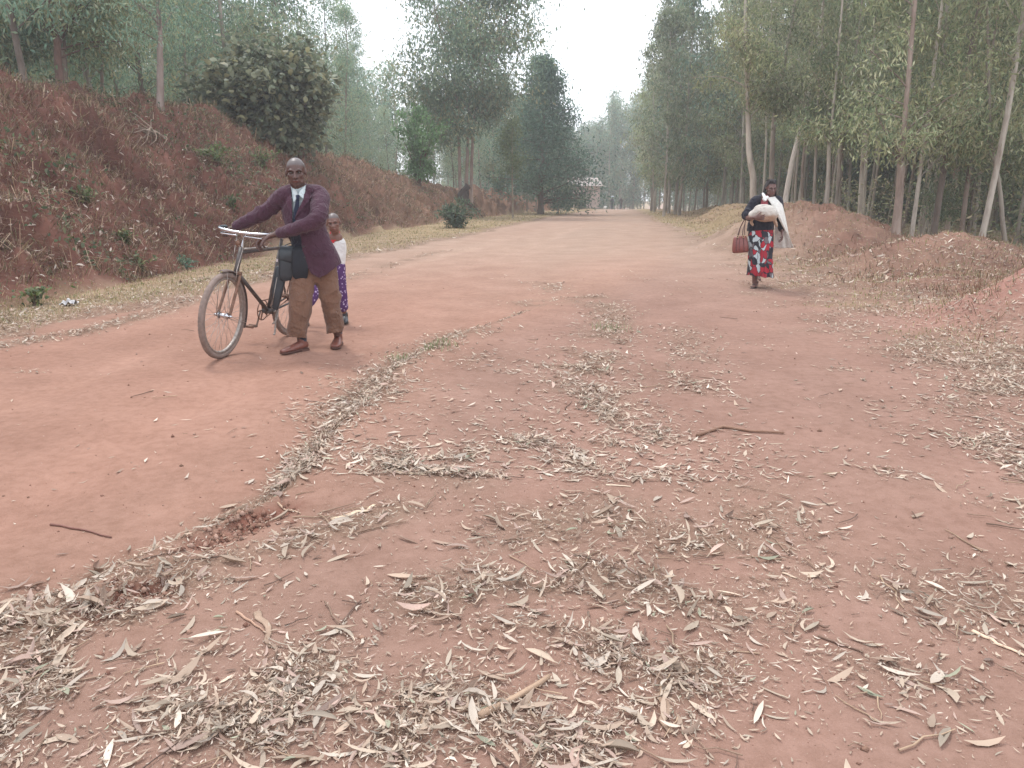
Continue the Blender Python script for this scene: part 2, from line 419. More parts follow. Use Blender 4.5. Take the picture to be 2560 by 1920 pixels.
for i0 in range(0, XX.shape[0], 100): CC[i0:i0 + 100] = ground_colour(XX[i0:i0 + 100], YY[i0:i0 + 100])
def build_ground():
    ny, nx = XX.shape
    V = np.stack([XX, YY, ZZ], -1).reshape(-1, 3); C = CC.reshape(-1, 3)
    zy = np.gradient(ZZ, GY, axis=0); zx = np.gradient(ZZ, GX, axis=1)
    N = np.stack([-zx, -zy, np.ones_like(zx)], -1); N /= np.linalg.norm(N, axis=-1)[..., None]; N = N.reshape(-1, 3)
    ii, jj = np.meshgrid(np.arange(ny - 1), np.arange(nx - 1), indexing='ij')
    a = (ii * nx + jj).ravel(); Q = np.stack([a, a + 1, a + nx + 1, a + nx], 1)
    cx = (XX[:-1, :-1] + XX[1:, 1:]).ravel() / 2; cy = (YY[:-1, :-1] + YY[1:, 1:]).ravel() / 2
    tt = toe_x(cy) - cx; e = edl_x(cy) - cx; r = cx - edr_x(cy)
    reg = np.where(tt > 6.5, 3, np.where(tt > 0, 1, np.where((e > 0.35), 2, np.where(r > 4.8, 3, np.where(r > .35, 4, 0)))))
    for k, name in enumerate(('dirt_road', 'earth_bank', 'grass_verge', 'forest_floor', 'roadside_mounds')):
        q = Q[reg == k]; used, inv = np.unique(q, return_inverse=True)
        me = mesh_np(name, V[used], [inv.reshape(-1, 4)], M_SOIL, C[used])
        me.normals_split_custom_set_from_vertices(N[used].astype(np.float32))
        tag(obj(name, me), kind='structure')
build_ground()

# ------------------------------------------------------------------ fallen leaves, twigs, grass
rng = np.random.default_rng(7)
LEAFC = np.array([[.52, .415, .32], [.44, .33, .25], [.61, .52, .43], [.32, .225, .17], [.48, .345, .285], [.42, .35, .275], [.25, .16, .12], [.36, .36, .26]])
def pick(n, pal=LEAFC, p=None, v=.16, r=None):
    r = r or rng
    c = pal[r.choice(len(pal), n, p=p)] * (1 + r.normal(0, v, (n, 1)))
    return np.clip(c, .02, .8)
def terrain_frame(x, y):
    e = .03
    nx = -(H(x + e, y) - H(x - e, y)) / (2 * e); ny = -(H(x, y + e) - H(x, y - e)) / (2 * e)
    n = np.stack([nx, ny, np.ones_like(nx)], -1); return n / np.linalg.norm(n, axis=-1)[:, None]
def leaf_strips(P, D, N, L, Wd, sections, curl, sickle, C, fold=.25, lift=None):
    """lance-shaped curled leaves lying at P pointing along D"""
    n = len(P); S = np.cross(N, D); k = sections
    t = np.linspace(0, 1, k); w = np.sin(np.pi * np.clip(t * .93 + .05, 0, 1)) ** .75; w[0] *= .35; w[-1] = .02
    ctr = P[:, None, :] + D[:, None, :] * ((t[None, :, None] - .5) * L[:, None, None])
    ctr = ctr + S[:, None, :] * (sickle[:, None, None] * L[:, None, None] * ((t - .5) ** 2)[None, :, None])
    ctr = ctr + N[:, None, :] * (curl[:, None, None] * L[:, None, None] * ((t - .5) ** 2)[None, :, None] * 1.6)
    if lift is not None: ctr = ctr + N[:, None, :] * (lift[:, None, None] * t[None, :, None])
    half = Wd[:, None, None] * w[None, :, None] * .5
    up = N[:, None, :] * half * fold
    Lf = ctr - S[:, None, :] * half + up; Rt = ctr + S[:, None, :] * half + up
    if k >= 5:
        V = np.stack([Lf, ctr, Rt], 2).reshape(n, k * 3, 3); m = 3
        q = [[a * 3 + b, a * 3 + b + 1, a * 3 + b + 4, a * 3 + b + 3] for a in range(k - 1) for b in (0, 1)]
    else:
        V = np.stack([Lf, Rt], 2).reshape(n, k * 2, 3); m = 2
        q = [[a * 2, a * 2 + 1, a * 2 + 3, a * 2 + 2] for a in range(k - 1)]
    q = np.array(q); Q = (q[None] + (np.arange(n) * k * m)[:, None, None]).reshape(-1, 4)
    return V.reshape(-1, 3), Q, np.repeat(C, k * m, axis=0)
def sample(n, y0, y1, powr, dens, half=.74, xr=None):
    """points thinning with distance; dens(x,y) in 0..1 keeps them"""
    if powr == 1: y = y0 * (y1 / y0) ** rng.random(n)
    else:
        a = 1 - powr; y = (y0 ** a + rng.random(n) * (y1 ** a - y0 ** a)) ** (1 / a)
    x = (rng.random(n) * 2 - 1) * (half * y + .6) if xr is None else xr[0] + rng.random(n) * (xr[1] - xr[0])
    k = rng.random(n) < dens(x, y)
    return x[k], y[k]
def scatter_litter(n, y0, y1, powr, secs, Lr, Wr, bag, frac=.6):
    x, y = sample(n, y0, y1, powr, lambda a, b: np.clip(litter(a, b) * frac, 0, 1))
    N = terrain_frame(x, y); m = len(x)
    an = rng.random(m) * 2 * np.pi
    D = np.stack([np.cos(an), np.sin(an), np.zeros(m)], -1)
    dl = np.clip(litter(x, y), 0, 1.5)
    N2 = N + rng.normal(0, 1, (m, 3)) * (.10 + .22 * dl[:, None]); N2 /= np.linalg.norm(N2, axis=1)[:, None]
    D = D - N2 * (D * N2).sum(1)[:, None]; D /= np.linalg.norm(D, axis=1)[:, None]
    size = rng.random(m) ** 3.0
    L = Lr[0] + size * (Lr[1] - Lr[0]); Wd = (Wr[0] + rng.random(m) * (Wr[1] - Wr[0])) * (.5 + .7 * size) * np.exp(rng.normal(0, .25, m)); Wd = np.minimum(Wd, L * .27)
    P = np.stack([x, y, H(x, y) + .004 + rng.random(m) * .022 * dl], -1)
    C = .88 * pick(m, p=[.25, .19, .19, .11, .13, .08, .035, .015])
    bag.add(*(lambda r: (r[0], r[1], None, r[2]))(leaf_strips(P, D, N2, L, Wd, secs, np.abs(rng.normal(.1, .22, m)), rng.normal(0, .45, m), C, fold=rng.normal(.2, .5, m)[:, None, None])))
b = Bag(); scatter_litter(60000, 1.25, 4.2, 2.0, 5, (.014, .125), (.006, .024), b, .29)
scatter_litter(190000, 1.25, 5.0, 2.0, 4, (.004, .036), (.002, .009), b, .85)
tag(b.obj('leaf_litter', M_LIT), 'curled pale eucalyptus leaves scattered over the near red dirt', 'fallen leaves', kind='stuff')
b = Bag(); scatter_litter(430000, 3.6, 14, 1.5, 3, (.010, .090), (.006, .023), b, .53)
scatter_litter(60000, 12, 45, 1.2, 4, (.05, .17), (.02, .045), b, .5)
tag(b.obj('leaf_litter', M_LIT), 'pale dry leaves strewn over the distant road edges and mounds', 'fallen leaves', kind='stuff')

def twig_bag(n, y0, y1, bag, frac=.4):
    x, y = sample(n, y0, y1, 1.7, lambda a, b: np.clip(.12 + litter(a, b) * frac, 0, 1) * np.where(seg_dist(a, b, GULLY)[1] > 0, 1., .22))
    for px, py in zip(x, y):
        L = .03 + rng.random() ** 2.8 * .20; an = rng.random() * 6.28; k = 5
        t = np.linspace(-.5, .5, k); off = rng.normal(0, .03, k) * L
        X = px + np.cos(an) * t * L - np.sin(an) * off; Y = py + np.sin(an) * t * L + np.cos(an) * off
        Z = H(X, Y) + .004 + rng.random() * .008
        v, q, tt = tube_np(np.stack([X, Y, Z], 1), np.linspace(1, .5, k) * (.0012 + .0025 * L / .2), 4, False)
        bag.add(v, q, None, pick(1, np.array([[.22, .15, .11], [.33, .24, .17], [.14, .09, .07]]))[0])
b = Bag(); twig_bag(3000, 1.3, 9, b)
tag(b.obj('fine_twigs', M_BARK), 'thin broken brown twigs lying among the leaves on the dirt', 'twigs', kind='stuff')

def stick(pk, r, label, c=(.24, .17, .12), flat=1.0):
    pts = [hitK(*p) for p in pk]
    P = []
    for a, c2 in zip(pts[:-1], pts[1:]):
        for t in (0, .33, .66): P.append(a.lerp(c2, t))
    P.append(pts[-1]); P = np.array(P); P += rng.normal(0, r * .5, P.shape)
    P[:, 2] = H(P[:, 0], P[:, 1]) + r * flat * .9
    n = len(P); R = np.stack([np.linspace(1, .55, n) * r, np.linspace(1, .55, n) * r * flat], 1)
    v, q, t = tube_np(P, R, 8, True); b = Bag(); b.add(v, q, t, c)
    o = b.obj('fallen_stick' if flat == 1 else 'bark_strip', M_BARK); tag(o, label, 'stick' if flat == 1 else 'bark')
stick([(1505, 945), (1560, 925), (1620, 935), (1690, 940)], .011, 'long thin bent brown stick lying right of centre on the road', (.22, .13, .09))
stick([(110, 1137), (180, 1150), (240, 1166)], .006, 'thin dark stick on bare red lane at the left', (.2, .1, .08))
stick([(1765, 1380), (1860, 1412)], .005, 'short dark straight twig on bare soil at lower right', (.2, .13, .1))
stick([(1040, 1560), (1110, 1520), (1190, 1470)], .012, 'thick tan curled bark roll slanting through leaves at bottom centre', (.34, .24, .17))
stick([(1432, 1500), (1436, 1560), (1440, 1590)], .016, 'upright flat brown strip of bark in the leaves right of bottom centre', (.33, .24, .18), .35)
stick([(720, 1130), (770, 1112), (812, 1095)], .016, 'pale flat strip of bark on leaf patch left of centre', (.58, .47, .35), .3)
stick([(560, 1330), (575, 1365), (590, 1400)], .014, 'flat brown strip of bark on bare soil at lower left', (.33, .24, .18), .3)
stick([(510, 1330), (545, 1350), (575, 1375)], .005, 'thin pale twig touching the flat bark strip at lower left', (.40, .26, .19))
stick([(600, 1090), (650, 1112)], .005, 'short pale twig beside the washed out gully', (.55, .42, .32))
stick([(850, 1020), (915, 1030)], .011, 'pale split wood chip in the leaves at mid road', (.6, .5, .38), .4)
stick([(1310, 1050), (1365, 1055)], .007, 'short pale bark sliver on leaves in mid road', (.6, .5, .4), .5)
stick([(1690, 1240), (1720, 1252)], .007, 'small pale bark sliver right of the central leaves', (.55, .44, .34), .5)
stick([(2100, 1370), (2160, 1398), (2212, 1420)], .009, 'pale bark strip lying at the lower right edge', (.55, .42, .32), .5)

def blades(x, y, h, w, lean, C, bag, up=.6, frame=True):
    n = len(x); an = rng.random(n) * 2 * np.pi; a2 = rng.random(n) * 2 * np.pi
    P = np.stack([x, y, H(x, y) - .01], -1)
    S = np.stack([np.cos(an), np.sin(an), np.zeros(n)], -1); Ld = np.stack([np.cos(a2), np.sin(a2), np.zeros(n)], -1)
    U = np.array([0, 0, 1.])
    if frame: Nn = terrain_frame(x, y); U = U * up + Nn * (1 - up)
    U = U + Ld * (lean * .35)[:, None]; U /= np.linalg.norm(U, axis=1)[:, None]
    m = P + U * (h * .55)[:, None]; t = P + U * (h * .8)[:, None] + Ld * (h * lean * .8)[:, None] + np.array([0, 0, -1.]) * (h * lean * .25)[:, None]
    wv = S * w[:, None]
    V = np.stack([P - wv, P + wv, m + wv * .8, m - wv * .8, t], 1).reshape(-1, 3)
    o = np.arange(n)[:, None] * 5
    bag.add(V, o + np.array([[0, 1, 2, 3]]), o + np.array([[3, 2, 4]]), np.repeat(C, 5, 0))
STRAW = np.array([[.46, .37, .22], [.38, .30, .17], [.30, .27, .13], [.24, .25, .10], [.50, .42, .29]])
b = Bag()
x, y = sample(230000, 6, 70, 1.3, lambda a, c: np.clip(grassy(a, c) * .75, 0, 1))
blades(x, y, .025 + rng.random(len(x)) * (.05 + y * .0012), .0016 + .00032 * y, rng.random(len(x)) * 1.2, pick(len(x), STRAW), b)
tag(b.obj('dry_grass', M_GRASS), 'short straw coloured grass along both road verges and mounds', 'grass', kind='stuff')

b = Bag()
x, y = sample(150000, 7, 60, 1.3, lambda a, c: sst(.6, 1.8, a - edr_x(c)) * (1 - sst(4.5, 6.5, a - edr_x(c))) * np.clip(.5 + 1.4 * fbm(a * .8, c * .8, 87, 3), 0, 1), half=.72)
blades(x, y, .05 + rng.random(len(x)) ** 2 * .20, .002 + .00028 * y, .4 + rng.random(len(x)) * 1.4, pick(len(x), np.array([[.26, .15, .10], [.31, .19, .13], [.17, .10, .07], [.38, .28, .19], [.20, .18, .10]])), b, .6)
tag(b.obj('dead_undergrowth', M_GRASS), 'brown dead grass and stalks growing over the mounds right of the road', 'undergrowth', kind='stuff')
b = Bag(); r_ = np.random.default_rng(12); n_ = 5200
px = (r_.random(n_) * 2 - 1); py = 1.3 * (14 / 1.3) ** r_.random(n_); px = px * (.72 * py + .5)
tq = np.array([[1, 0, 0], [-1, 0, 0], [0, 1, 0], [0, -1, 0], [0, 0, 1], [0, 0, -1]], float); tf_ = np.array([[0, 2, 4], [2, 1, 4], [1, 3, 4], [3, 0, 4], [2, 0, 5], [1, 2, 5], [3, 1, 5], [0, 3, 5]])
sz = .002 + r_.random(n_) ** 9 * .011
for (ha, hb, hw, _), k0 in zip(HOLES[:2], (0, 700)):
    tt_ = r_.random(700); px[k0:k0 + 700] = ha[0] + (hb[0] - ha[0]) * tt_ + r_.normal(0, .055, 700); py[k0:k0 + 700] = ha[1] + (hb[1] - ha[1]) * tt_ + r_.normal(0, .055, 700); sz[k0:k0 + 700] = .002 + r_.random(700) ** 4 * .016
Vp = tq[None] * (sz[:, None, None] * (.6 + .8 * r_.random((n_, 6, 1)))) + np.stack([px, py, H(px, py) + sz * .2], -1)[:, None]
b.add(Vp.reshape(-1, 3), None, (tf_[None] + np.arange(n_)[:, None, None] * 6).reshape(-1, 3), np.repeat(pick(n_, np.array([[.27, .15, .11], [.22, .115, .085], [.34, .22, .17], [.30, .18, .13]])), 6, 0))
tag(b.obj('crumbs_of_soil', M_SOIL), 'small crumbs of red soil and pebbles scattered on the road', 'pebbles', kind='stuff')
# dead stalks, bracken and leaves on the big bank
def bankmask(x, y):
    tt = toe_x(y) - x; n = fbm(x * .8, y * .8, 81, 3); n2 = fbm(x * 2.5, y * 2.5, 82, 3)
    zone = sst(9, 14, y + n * 3)                     # the raw red soil at far left is barer
    low = 1 - sst(1.6, 3.2, tt + n)
    return sst(.0, .4, tt) * (1 - sst(5.5, 7.5, tt)) * np.clip(.12 + .75 * np.maximum(zone, low * .5) + n2 * .5, 0, 1)
BR = np.array([[.22, .13, .09], [.27, .18, .12], [.13, .075, .055], [.35, .26, .18], [.13, .13, .065], [.27, .21, .12]])
b = Bag()
x, y = sample(210000, 7, 52, 1.4, bankmask, xr=(-13, -1))
blades(x, y, .05 + rng.random(len(x)) ** 2 * .34, .0022 + .00030 * y, .4 + rng.random(len(x)) * 1.6, pick(len(x), BR), b, .4)
x, y = sample(5200, 8, 40, 1.4, lambda a, c: bankmask(a, c) * (fbm(a * .7, c * .7, 83, 2) > -.1), xr=(-13, -3))
blades(x, y, .25 + rng.random(len(x)) * .55, .003 + .0002 * y, 1.0 + rng.random(len(x)) * 1.3, pick(len(x), np.array([[.5, .38, .27], [.42, .3, .2], [.36, .24, .16]])), b, .3)
tag(b.obj('dead_undergrowth', M_GRASS), 'tangled brown dead stalks and bracken covering the red bank', 'undergrowth', kind='stuff')
b = Bag()
def bank_leaves(n, dens, Lr, Wr, pal, lift, hgt=.10, y0=7, y1=45, xr=(-13, -1)):
    x, y = sample(n, y0, y1, 1.5, dens, xr=xr); m = len(x)
    N = terrain_frame(x, y) + rng.normal(0, .45, (m, 3)); N /= np.linalg.norm(N, axis=1)[:, None]
    D = rng.normal(0, 1, (m, 3)); D -= N * (D * N).sum(1)[:, None]; D /= np.linalg.norm(D, axis=1)[:, None]
    P = np.stack([x, y, H(x, y) + rng.random(m) * hgt + .01], -1)
    L = Lr[0] + rng.random(m) * (Lr[1] - Lr[0]); Wd = Wr[0] + rng.random(m) * (Wr[1] - Wr[0])
    v, q, c = leaf_strips(P, D, N, L, Wd, 4, rng.normal(0, .3, m), rng.normal(0, .3, m), pick(m, pal)); b.add(v, q, None, c)
bank_leaves(26000, lambda a, c: bankmask(a, c) * (1 - sst(9, 30, c) * .6) * (.25 + .75 * (1 - sst(1.2, 3.2, toe_x(c) - a))), (.05, .14), (.012, .035), np.array([[.44, .34, .27], [.30, .2, .155], [.20, .12, .09], [.54, .46, .39]]), 0, .14)
tag(b.obj('leaf_litter', M_LIT), 'dead leaves caught among the stalks on the red bank', 'fallen leaves', kind='stuff')
b = Bag()
GRN = np.array([[.10, .15, .06], [.14, .19, .08], [.08, .12, .06], [.18, .21, .12], [.22, .22, .12]])
bank_leaves(30000, lambda a, c: sst(.05, .3, toe_x(c) - a) * (1 - sst(5, 7, toe_x(c) - a)) * sst(.12, .42, fbm(a * .75 + 3, c * .75, 91, 3) + .25 * sst(13, 22, c)), (.05, .12), (.025, .06), GRN, 0, .32)
bank_leaves(14000, lambda a, c: sst(-.3, .1, toe_x(c) - a) * (1 - sst(.6, 1.3, toe_x(c) - a)) * sst(.0, .3, fbm(a * 1.5, c * 1.5, 92, 3)), (.04, .09), (.02, .04), GRN, 0, .18)
tag(b.obj('creeping_plants', M_FOL), 'low dark green creepers spread over the bank', 'creepers', kind='stuff')
# green ground cover and saplings' leaves in the right hand wood and beyond the bank
b = Bag()
bank_leaves(150000, lambda a, c: sst(4.5, 6.5, a - edr_x(c)) * sst(-.1, .35, fbm(a * .4, c * .4, 93, 3)), (.06, .20), (.02, .06), np.array([[.25, .29, .17], [.32, .34, .21], [.38, .36, .24], [.40, .33, .25]]), 0, 2.2, 16, 80, (8, 60))
bank_leaves(26000, lambda a, c: sst(5.5, 8, toe_x(c) - a) * sst(-.2, .3, fbm(a * .3, c * .3, 94, 3)), (.10, .26), (.04, .10), np.array([[.10, .15, .08], [.14, .18, .09], [.2, .2, .12]]), 0, .8, 14, 90, (-60, 3))
tag(b.obj('wood_undergrowth', M_FOL), 'low green undergrowth between the trunks of the wood', 'undergrowth', kind='stuff')

# ------------------------------------------------------------------ trees
def smooth_path(P, n):
    P = np.asarray(P, float); k = len(P); t = np.linspace(0, k - 1, n); i = np.clip(t.astype(int), 0, k - 2); f = (t - i)[:, None]
    p0 = P[np.clip(i - 1, 0, k - 1)]; p1 = P[i]; p2 = P[i + 1]; p3 = P[np.clip(i + 2, 0, k - 1)]
    return .5 * (2 * p1 + (p2 - p0) * f + (2 * p0 - 5 * p1 + 4 * p2 - p3) * f ** 2 + (-p0 + 3 * p1 - 3 * p2 + p3) * f ** 3)
def leaf_quads(C0, D, L, Wd, r):
    n = len(C0); S = np.cross(D, r.normal(0, 1, (n, 3))); S /= np.linalg.norm(S, axis=1)[:, None] + 1e-9
    L = L[:, None]; Wd = Wd[:, None]
    V = np.stack([C0, C0 + D * L * .42 + S * Wd * .5, C0 + D * L, C0 + D * L * .42 - S * Wd * .5], 1).reshape(-1, 3)
    return V, (np.arange(n)[:, None] * 4 + np.arange(4)[None])
OLIVE = np.array([[.20, .245, .145], [.26, .30, .18], [.155, .205, .125], [.30, .32, .20], [.25, .24, .16], [.35, .37, .26]])
BLUEG = np.array([[.215, .33, .25], [.27, .385, .285], [.175, .275, .215], [.33, .42, .30], [.36, .36, .24]])
DARKG = np.array([[.10, .18, .135], [.13, .21, .155], [.085, .15, .11], [.17, .24, .18]])
def tree_mesh(seed, stems, r0, c0, cr, nleaf, LL, LW, pal, bark=(.36, .30, .25), nb=22, droop=.7, prof=None, up=.75, clump=.34, sub=3):
    """stems: list of polylines (base -> tip), local coordinates. returns trunk mesh, crown mesh"""
    r = np.random.default_rng(seed); tb = Bag(); anchors = []
    for si, st in enumerate(stems):
        P = smooth_path(st, 14); h = P[-1, 2] - P[0, 2]
        P[1:-1, :2] += r.normal(0, .012 * h / 6, (12, 2)).cumsum(0) * .5
        rr = r0 * (1 - np.linspace(0, 1, 14) * .9) ** .8; rr[0] *= 1.25
        v, q, t = tube_np(P, rr, 9, False); tb.add(v, q, None, np.array(bark) * (1 + r.normal(0, .05)))
        for k in range(max(4, nb // len(stems))):
            f = c0 + (1 - c0) * (k + r.random()) / max(4, nb // len(stems)); f = min(f, .985)
            i = f * 13; i0 = int(i); p = P[i0] * (1 - i + i0) + P[min(i0 + 1, 13)] * (i - i0)
            g = (f - c0) / (1 - c0)
            pr = (prof(g) if prof else (math.sin(math.pi * min(1, g * .75 + .22)) ** .7))
            L = cr * pr * (.6 + r.random() * .6); az = r.random() * 6.28; el = up * (.6 + .6 * r.random())
            d = np.array([math.cos(az) * math.cos(el), math.sin(az) * math.cos(el), math.sin(el)])
            bp = [p]; dd = d.copy()
            for s in range(5):
                dd = dd + r.normal(0, .12, 3) + np.array([0, 0, -.05 * s * droop]); dd /= np.linalg.norm(dd); bp.append(bp[-1] + dd * L / 5)
            bp = np.array(bp); br = max(.006, r0 * .28 * (1 - f * .6))
            v, q, t = tube_np(bp, np.linspace(br, br * .3, 6), 5, False); tb.add(v, q, None, np.array(bark) * .8)
            for s in range(sub + 1):
                u_ = .45 + .55 * s / sub; j = u_ * 5; j0 = min(int(j), 4); a = bp[j0] + (bp[j0 + 1] - bp[j0]) * (j - j0)
                dd = dd * .3 + r.normal(0, .6, 3); dd[2] = abs(dd[2]) * .3; e = a + dd / np.linalg.norm(dd) * L * .28 * r.random()
                if s: v, q, t = tube_np(np.array([a, (a + e) / 2 + [0, 0, .03], e]), np.array([br * .35, br * .25, br * .15]), 4, False); tb.add(v, q, None, np.array(bark) * .75)
                anchors.append((e, .6 + L * .25))
        anchors.append((P[-1], .6))
    A = np.array([a for a, _ in anchors]); S = np.array([s for _, s in anchors]) * clump
    idx = r.integers(0, len(A), nleaf)
    bright = (1 + r.normal(0, .17, len(A)))[idx][:, None]
    base = r.integers(0, len(pal), len(A))[idx]; base = np.where(r.random(nleaf) < .45, r.integers(0, len(pal), nleaf), base)
    C0 = A[idx] + r.normal(0, 1, (nleaf, 3)) * S[idx][:, None] * np.array([1, 1, .8]) + np.array([0, 0, -.12])
    D = r.normal(0, .55, (nleaf, 3)) + np.array([0, 0, -droop]); D /= np.linalg.norm(D, axis=1)[:, None]
    V, Q = leaf_quads(C0, D, LL * (.6 + .8 * r.random(nleaf)), LW * (.6 + .8 * r.random(nleaf)), r)
    C = np.clip(pal[base] * bright * (1 + r.normal(0, .12, (nleaf, 1))), .015, .5)
    return tb.mesh('trunk', M_BARK), mesh_np('crown', V, [Q], M_FOL, np.repeat(C, 4, 0), False)
def put_tree(name, tm, cm, loc, rz=0, sc=(1, 1, 1), label=None, group=None, cat='tree'):
    e = empty(name, loc, rz); e.scale = sc
    obj('trunk', tm, e); obj('crown', cm, e)
    tag(e, label, cat, group); return e
def stem(h, lean=(0, 0), bend=.02, seed=0):
    r = np.random.default_rng(seed + 900); k = 6; z = np.linspace(0, h, k)
    o = r.normal(0, bend * h / 3, (k, 2)).cumsum(0) * .5; o[0] = 0
    return [(lean[0] * zz / h + o[i, 0], lean[1] * zz / h + o[i, 1], zz) for i, zz in enumerate(z)]
GREYB, PINKB, PALEB, DARKB = (.29, .26, .225), (.26, .205, .175), (.42, .385, .34), (.16, .13, .11)
VAR = []
for i in range(9):
    h = 12.5 + (i % 4) * 1.3
    VAR.append(tree_mesh(100 + i, [stem(h, ((i % 3 - 1) * .5, (i % 2) * .5), .03, i)], .062 + .010 * (i % 3), .26, 1.8, 7600, .145, .036, OLIVE, (GREYB, PALEB, PINKB)[i % 3], 26, clump=.27))
FARV = []
for i in range(6):
    h = 12.5 + (i % 3) * 1.5
    FARV.append(tree_mesh(200 + i, [stem(h, (0, .3), .03, i + 20)], .10, .16, 2.3, 4600, .30, .085, OLIVE if i % 2 else np.vstack([OLIVE, BLUEG]), (GREYB, PALEB)[i % 2], 26))
LEFV = []
for i in range(7):
    h = 11.5 + (i % 4) * 1.5
    LEFV.append(tree_mesh(300 + i, [stem(h, ((i % 3 - 1) * .8, 0), .04, i + 40)], .11, .12, 2.8, 9500, .22, .058, BLUEG, (PINKB, GREYB, DARKB)[i % 3], 32, clump=.40))

def pxtree(name, pts, Y, r0, seed, label, h=None, c0=.35, cr=2.0, nleaf=9500, LL=.14, LW=.033, pal=OLIVE, bark=GREYB, base=None, top=None, **kw):
    """a tree whose trunk runs through photo points given in 1024 pixels (base first) at distance Y"""
    Ps = [np.array(W(u, v, Y)) for u, v in pts]
    b0 = Ps[0].copy(); b0[2] = Hs(b0[0], b0[1]) - .05
    Ps = [b0] + [p for p in Ps if p[2] > b0[2] + .6]
    if h:
        d = (Ps[-1] - Ps[-2]); d = d / np.linalg.norm(d); d = d * .6 + np.array([0, 0, .4]); d /= np.linalg.norm(d)
        Ps.append(Ps[-1] + d * max(1., (b0[2] + h - Ps[-1][2]) / d[2]))
    L = [tuple(p - b0) for p in Ps]
    tm, cm = tree_mesh(seed, [L], r0, c0, cr, nleaf, LL, LW, pal, bark, **kw)
    return put_tree(name, tm, cm, tuple(b0), 0, (1, 1, 1), label)
def r5(x, y): return (680 + x * .18324, y * .18324)
GE = 'eucalyptus_tree'
R = [([(395, 1300), (395, 1000), (372, 800), (368, 500), (365, 0)], 24, .14, PALEB, 'tallest pale eucalyptus trunk rising directly behind the woman with the white cloth', 15, .42),
     ([(555, 1300), (570, 1060), (620, 850), (660, 680), (722, 350)], 23, .10, (.58, .55, .50), 'white barked eucalyptus leaning right just behind the walking woman', 13, .45),
     ([(495, 1300), (500, 950), (520, 600), (600, 200)], 25, .12, GREYB, 'grey eucalyptus trunk between the tall pale one and the leaning white one', 14, .40),
     ([(722, 1300), (725, 1150), (745, 650)], 22, .065, GREYB, 'slim straight eucalyptus pole first to the right of the leaning white tree', 12, .38),
     ([(785, 1300), (790, 1180), (810, 800), (830, 560)], 21, .075, PALEB, 'slim pale eucalyptus behind the mound crest, second pole past the leaning white tree', 13, .40),
     ([(840, 1300), (845, 1100), (880, 750), (912, 500)], 22, .07, GREYB, 'slim eucalyptus tilting right, third pole past the leaning white tree', 13, .42),
     ([(1160, 1400), (1170, 1250), (1200, 950), (1228, 550)], 17.5, .12, PINKB, 'thick pinkish brown eucalyptus standing in the gap between the two mounds', 13, .36),
     ([(1255, 1400), (1275, 1250), (1310, 980)], 19, .085, PALEB, 'pale eucalyptus close to the right of the thick pinkish trunk', 12, .4),
     ([(1360, 1400), (1375, 1280), (1450, 800), (1500, 600)], 19.5, .10, DARKB, 'dark eucalyptus leaning right behind the left shoulder of the near mound', 12, .34),
     ([(1525, 1400), (1540, 1250), (1590, 900), (1640, 650)], 20, .09, PINKB, 'brown eucalyptus rising behind the top of the near mound', 12, .34),
     ([(1560, 1400), (1570, 1250), (1600, 950)], 21.5, .06, DARKB, 'thin dark eucalyptus touching the brown one behind the near mound', 11, .34),
     ([(1625, 1400), (1650, 1290), (1740, 900), (1860, 780)], 21, .08, DARKB, 'dark trunk slanting strongly right behind the near mound', 9, .34),
     ([(1790, 1450), (1775, 1350), (1750, 1050), (1690, 500)], 18.5, .075, GREYB, 'grey eucalyptus leaning left at the far right of the photo', 11, .34)]
for i, (pts, Y, r0, bk, lab, h, c0) in enumerate(R):
    pxtree(GE, [r5(*p) for p in pts], Y, r0 * .86, 500 + i, lab, h, c0 + .08, 1.6, 6500, bark=bk, nb=24, clump=.26)

rs = np.random.default_rng(3)
placed = [(float(W(*r5(*p[0][0]), p[1])[0]), p[1]) for p in R]
def spread(n, yr, xf, md, keep):
    got = []; tries = 0
    while len(got) < n and tries < 30000:
        tries += 1
        y = yr[0] + (yr[1] - yr[0]) * rs.random() ** 1.15; lo, hi = xf(y); x = lo + (hi - lo) * rs.random()
        if hi <= lo or not keep(x, y): continue
        if all((x - a) ** 2 + (y - b_) ** 2 > (md * (1 + y / 60)) ** 2 for a, b_ in placed): placed.append((x, y)); got.append((x, y))
    return got
RW = spread(126, (17, 62), lambda y: (float(edr_x(np.array([y]))[0]) + 4.6 + .6, .70 * y + 3), 1.25, lambda x, y: True)
def ordw(n):
    w = ['first', 'second', 'third', 'fourth', 'fifth', 'sixth', 'seventh', 'eighth', 'ninth', 'tenth', 'eleventh', 'twelfth', 'thirteenth', 'fourteenth', 'fifteenth', 'sixteenth', 'seventeenth', 'eighteenth', 'nineteenth', 'twentieth']
    t = ['', '', 'twenty', 'thirty', 'forty', 'fifty', 'sixty', 'seventy']
    return w[n - 1] if n <= 20 else (t[n // 10] + '-' + w[n % 10 - 1] if n % 10 else t[n // 10][:-1] + 'ieth')
def ranks(L, lim):
    u = {i: 512 + F * x / (y * CP + 1.4 * SP) for i, (x, y) in enumerate(L) if y < lim}; o = sorted(u, key=lambda i: u[i]); return {i: ordw(k + 1) for k, i in enumerate(o) if 0 < u[i] < 1024}
BKW = ('grey', 'pale', 'pinkish brown')
RWR = ranks(RW, 40)
for i, (x, y) in enumerate(RW):
    tm, cm = VAR[i % 9]; s = .85 + .3 * rs.random()
    if y > 45: tm, cm = FARV[i % 6]
    put_tree(GE, tm, cm, (x, y, Hs(x, y) - .05), rs.random() * 6.28, (s, s, s * (.95 + .15 * rs.random())), f'slender {BKW[i % 9 % 3]} eucalyptus, {RWR[i]} from the left in the front of the right hand wood' if i in RWR else 'one of the many slender eucalyptus trees crowded deep in the wood right of the road', 'crowded eucalyptus trees right of the road')
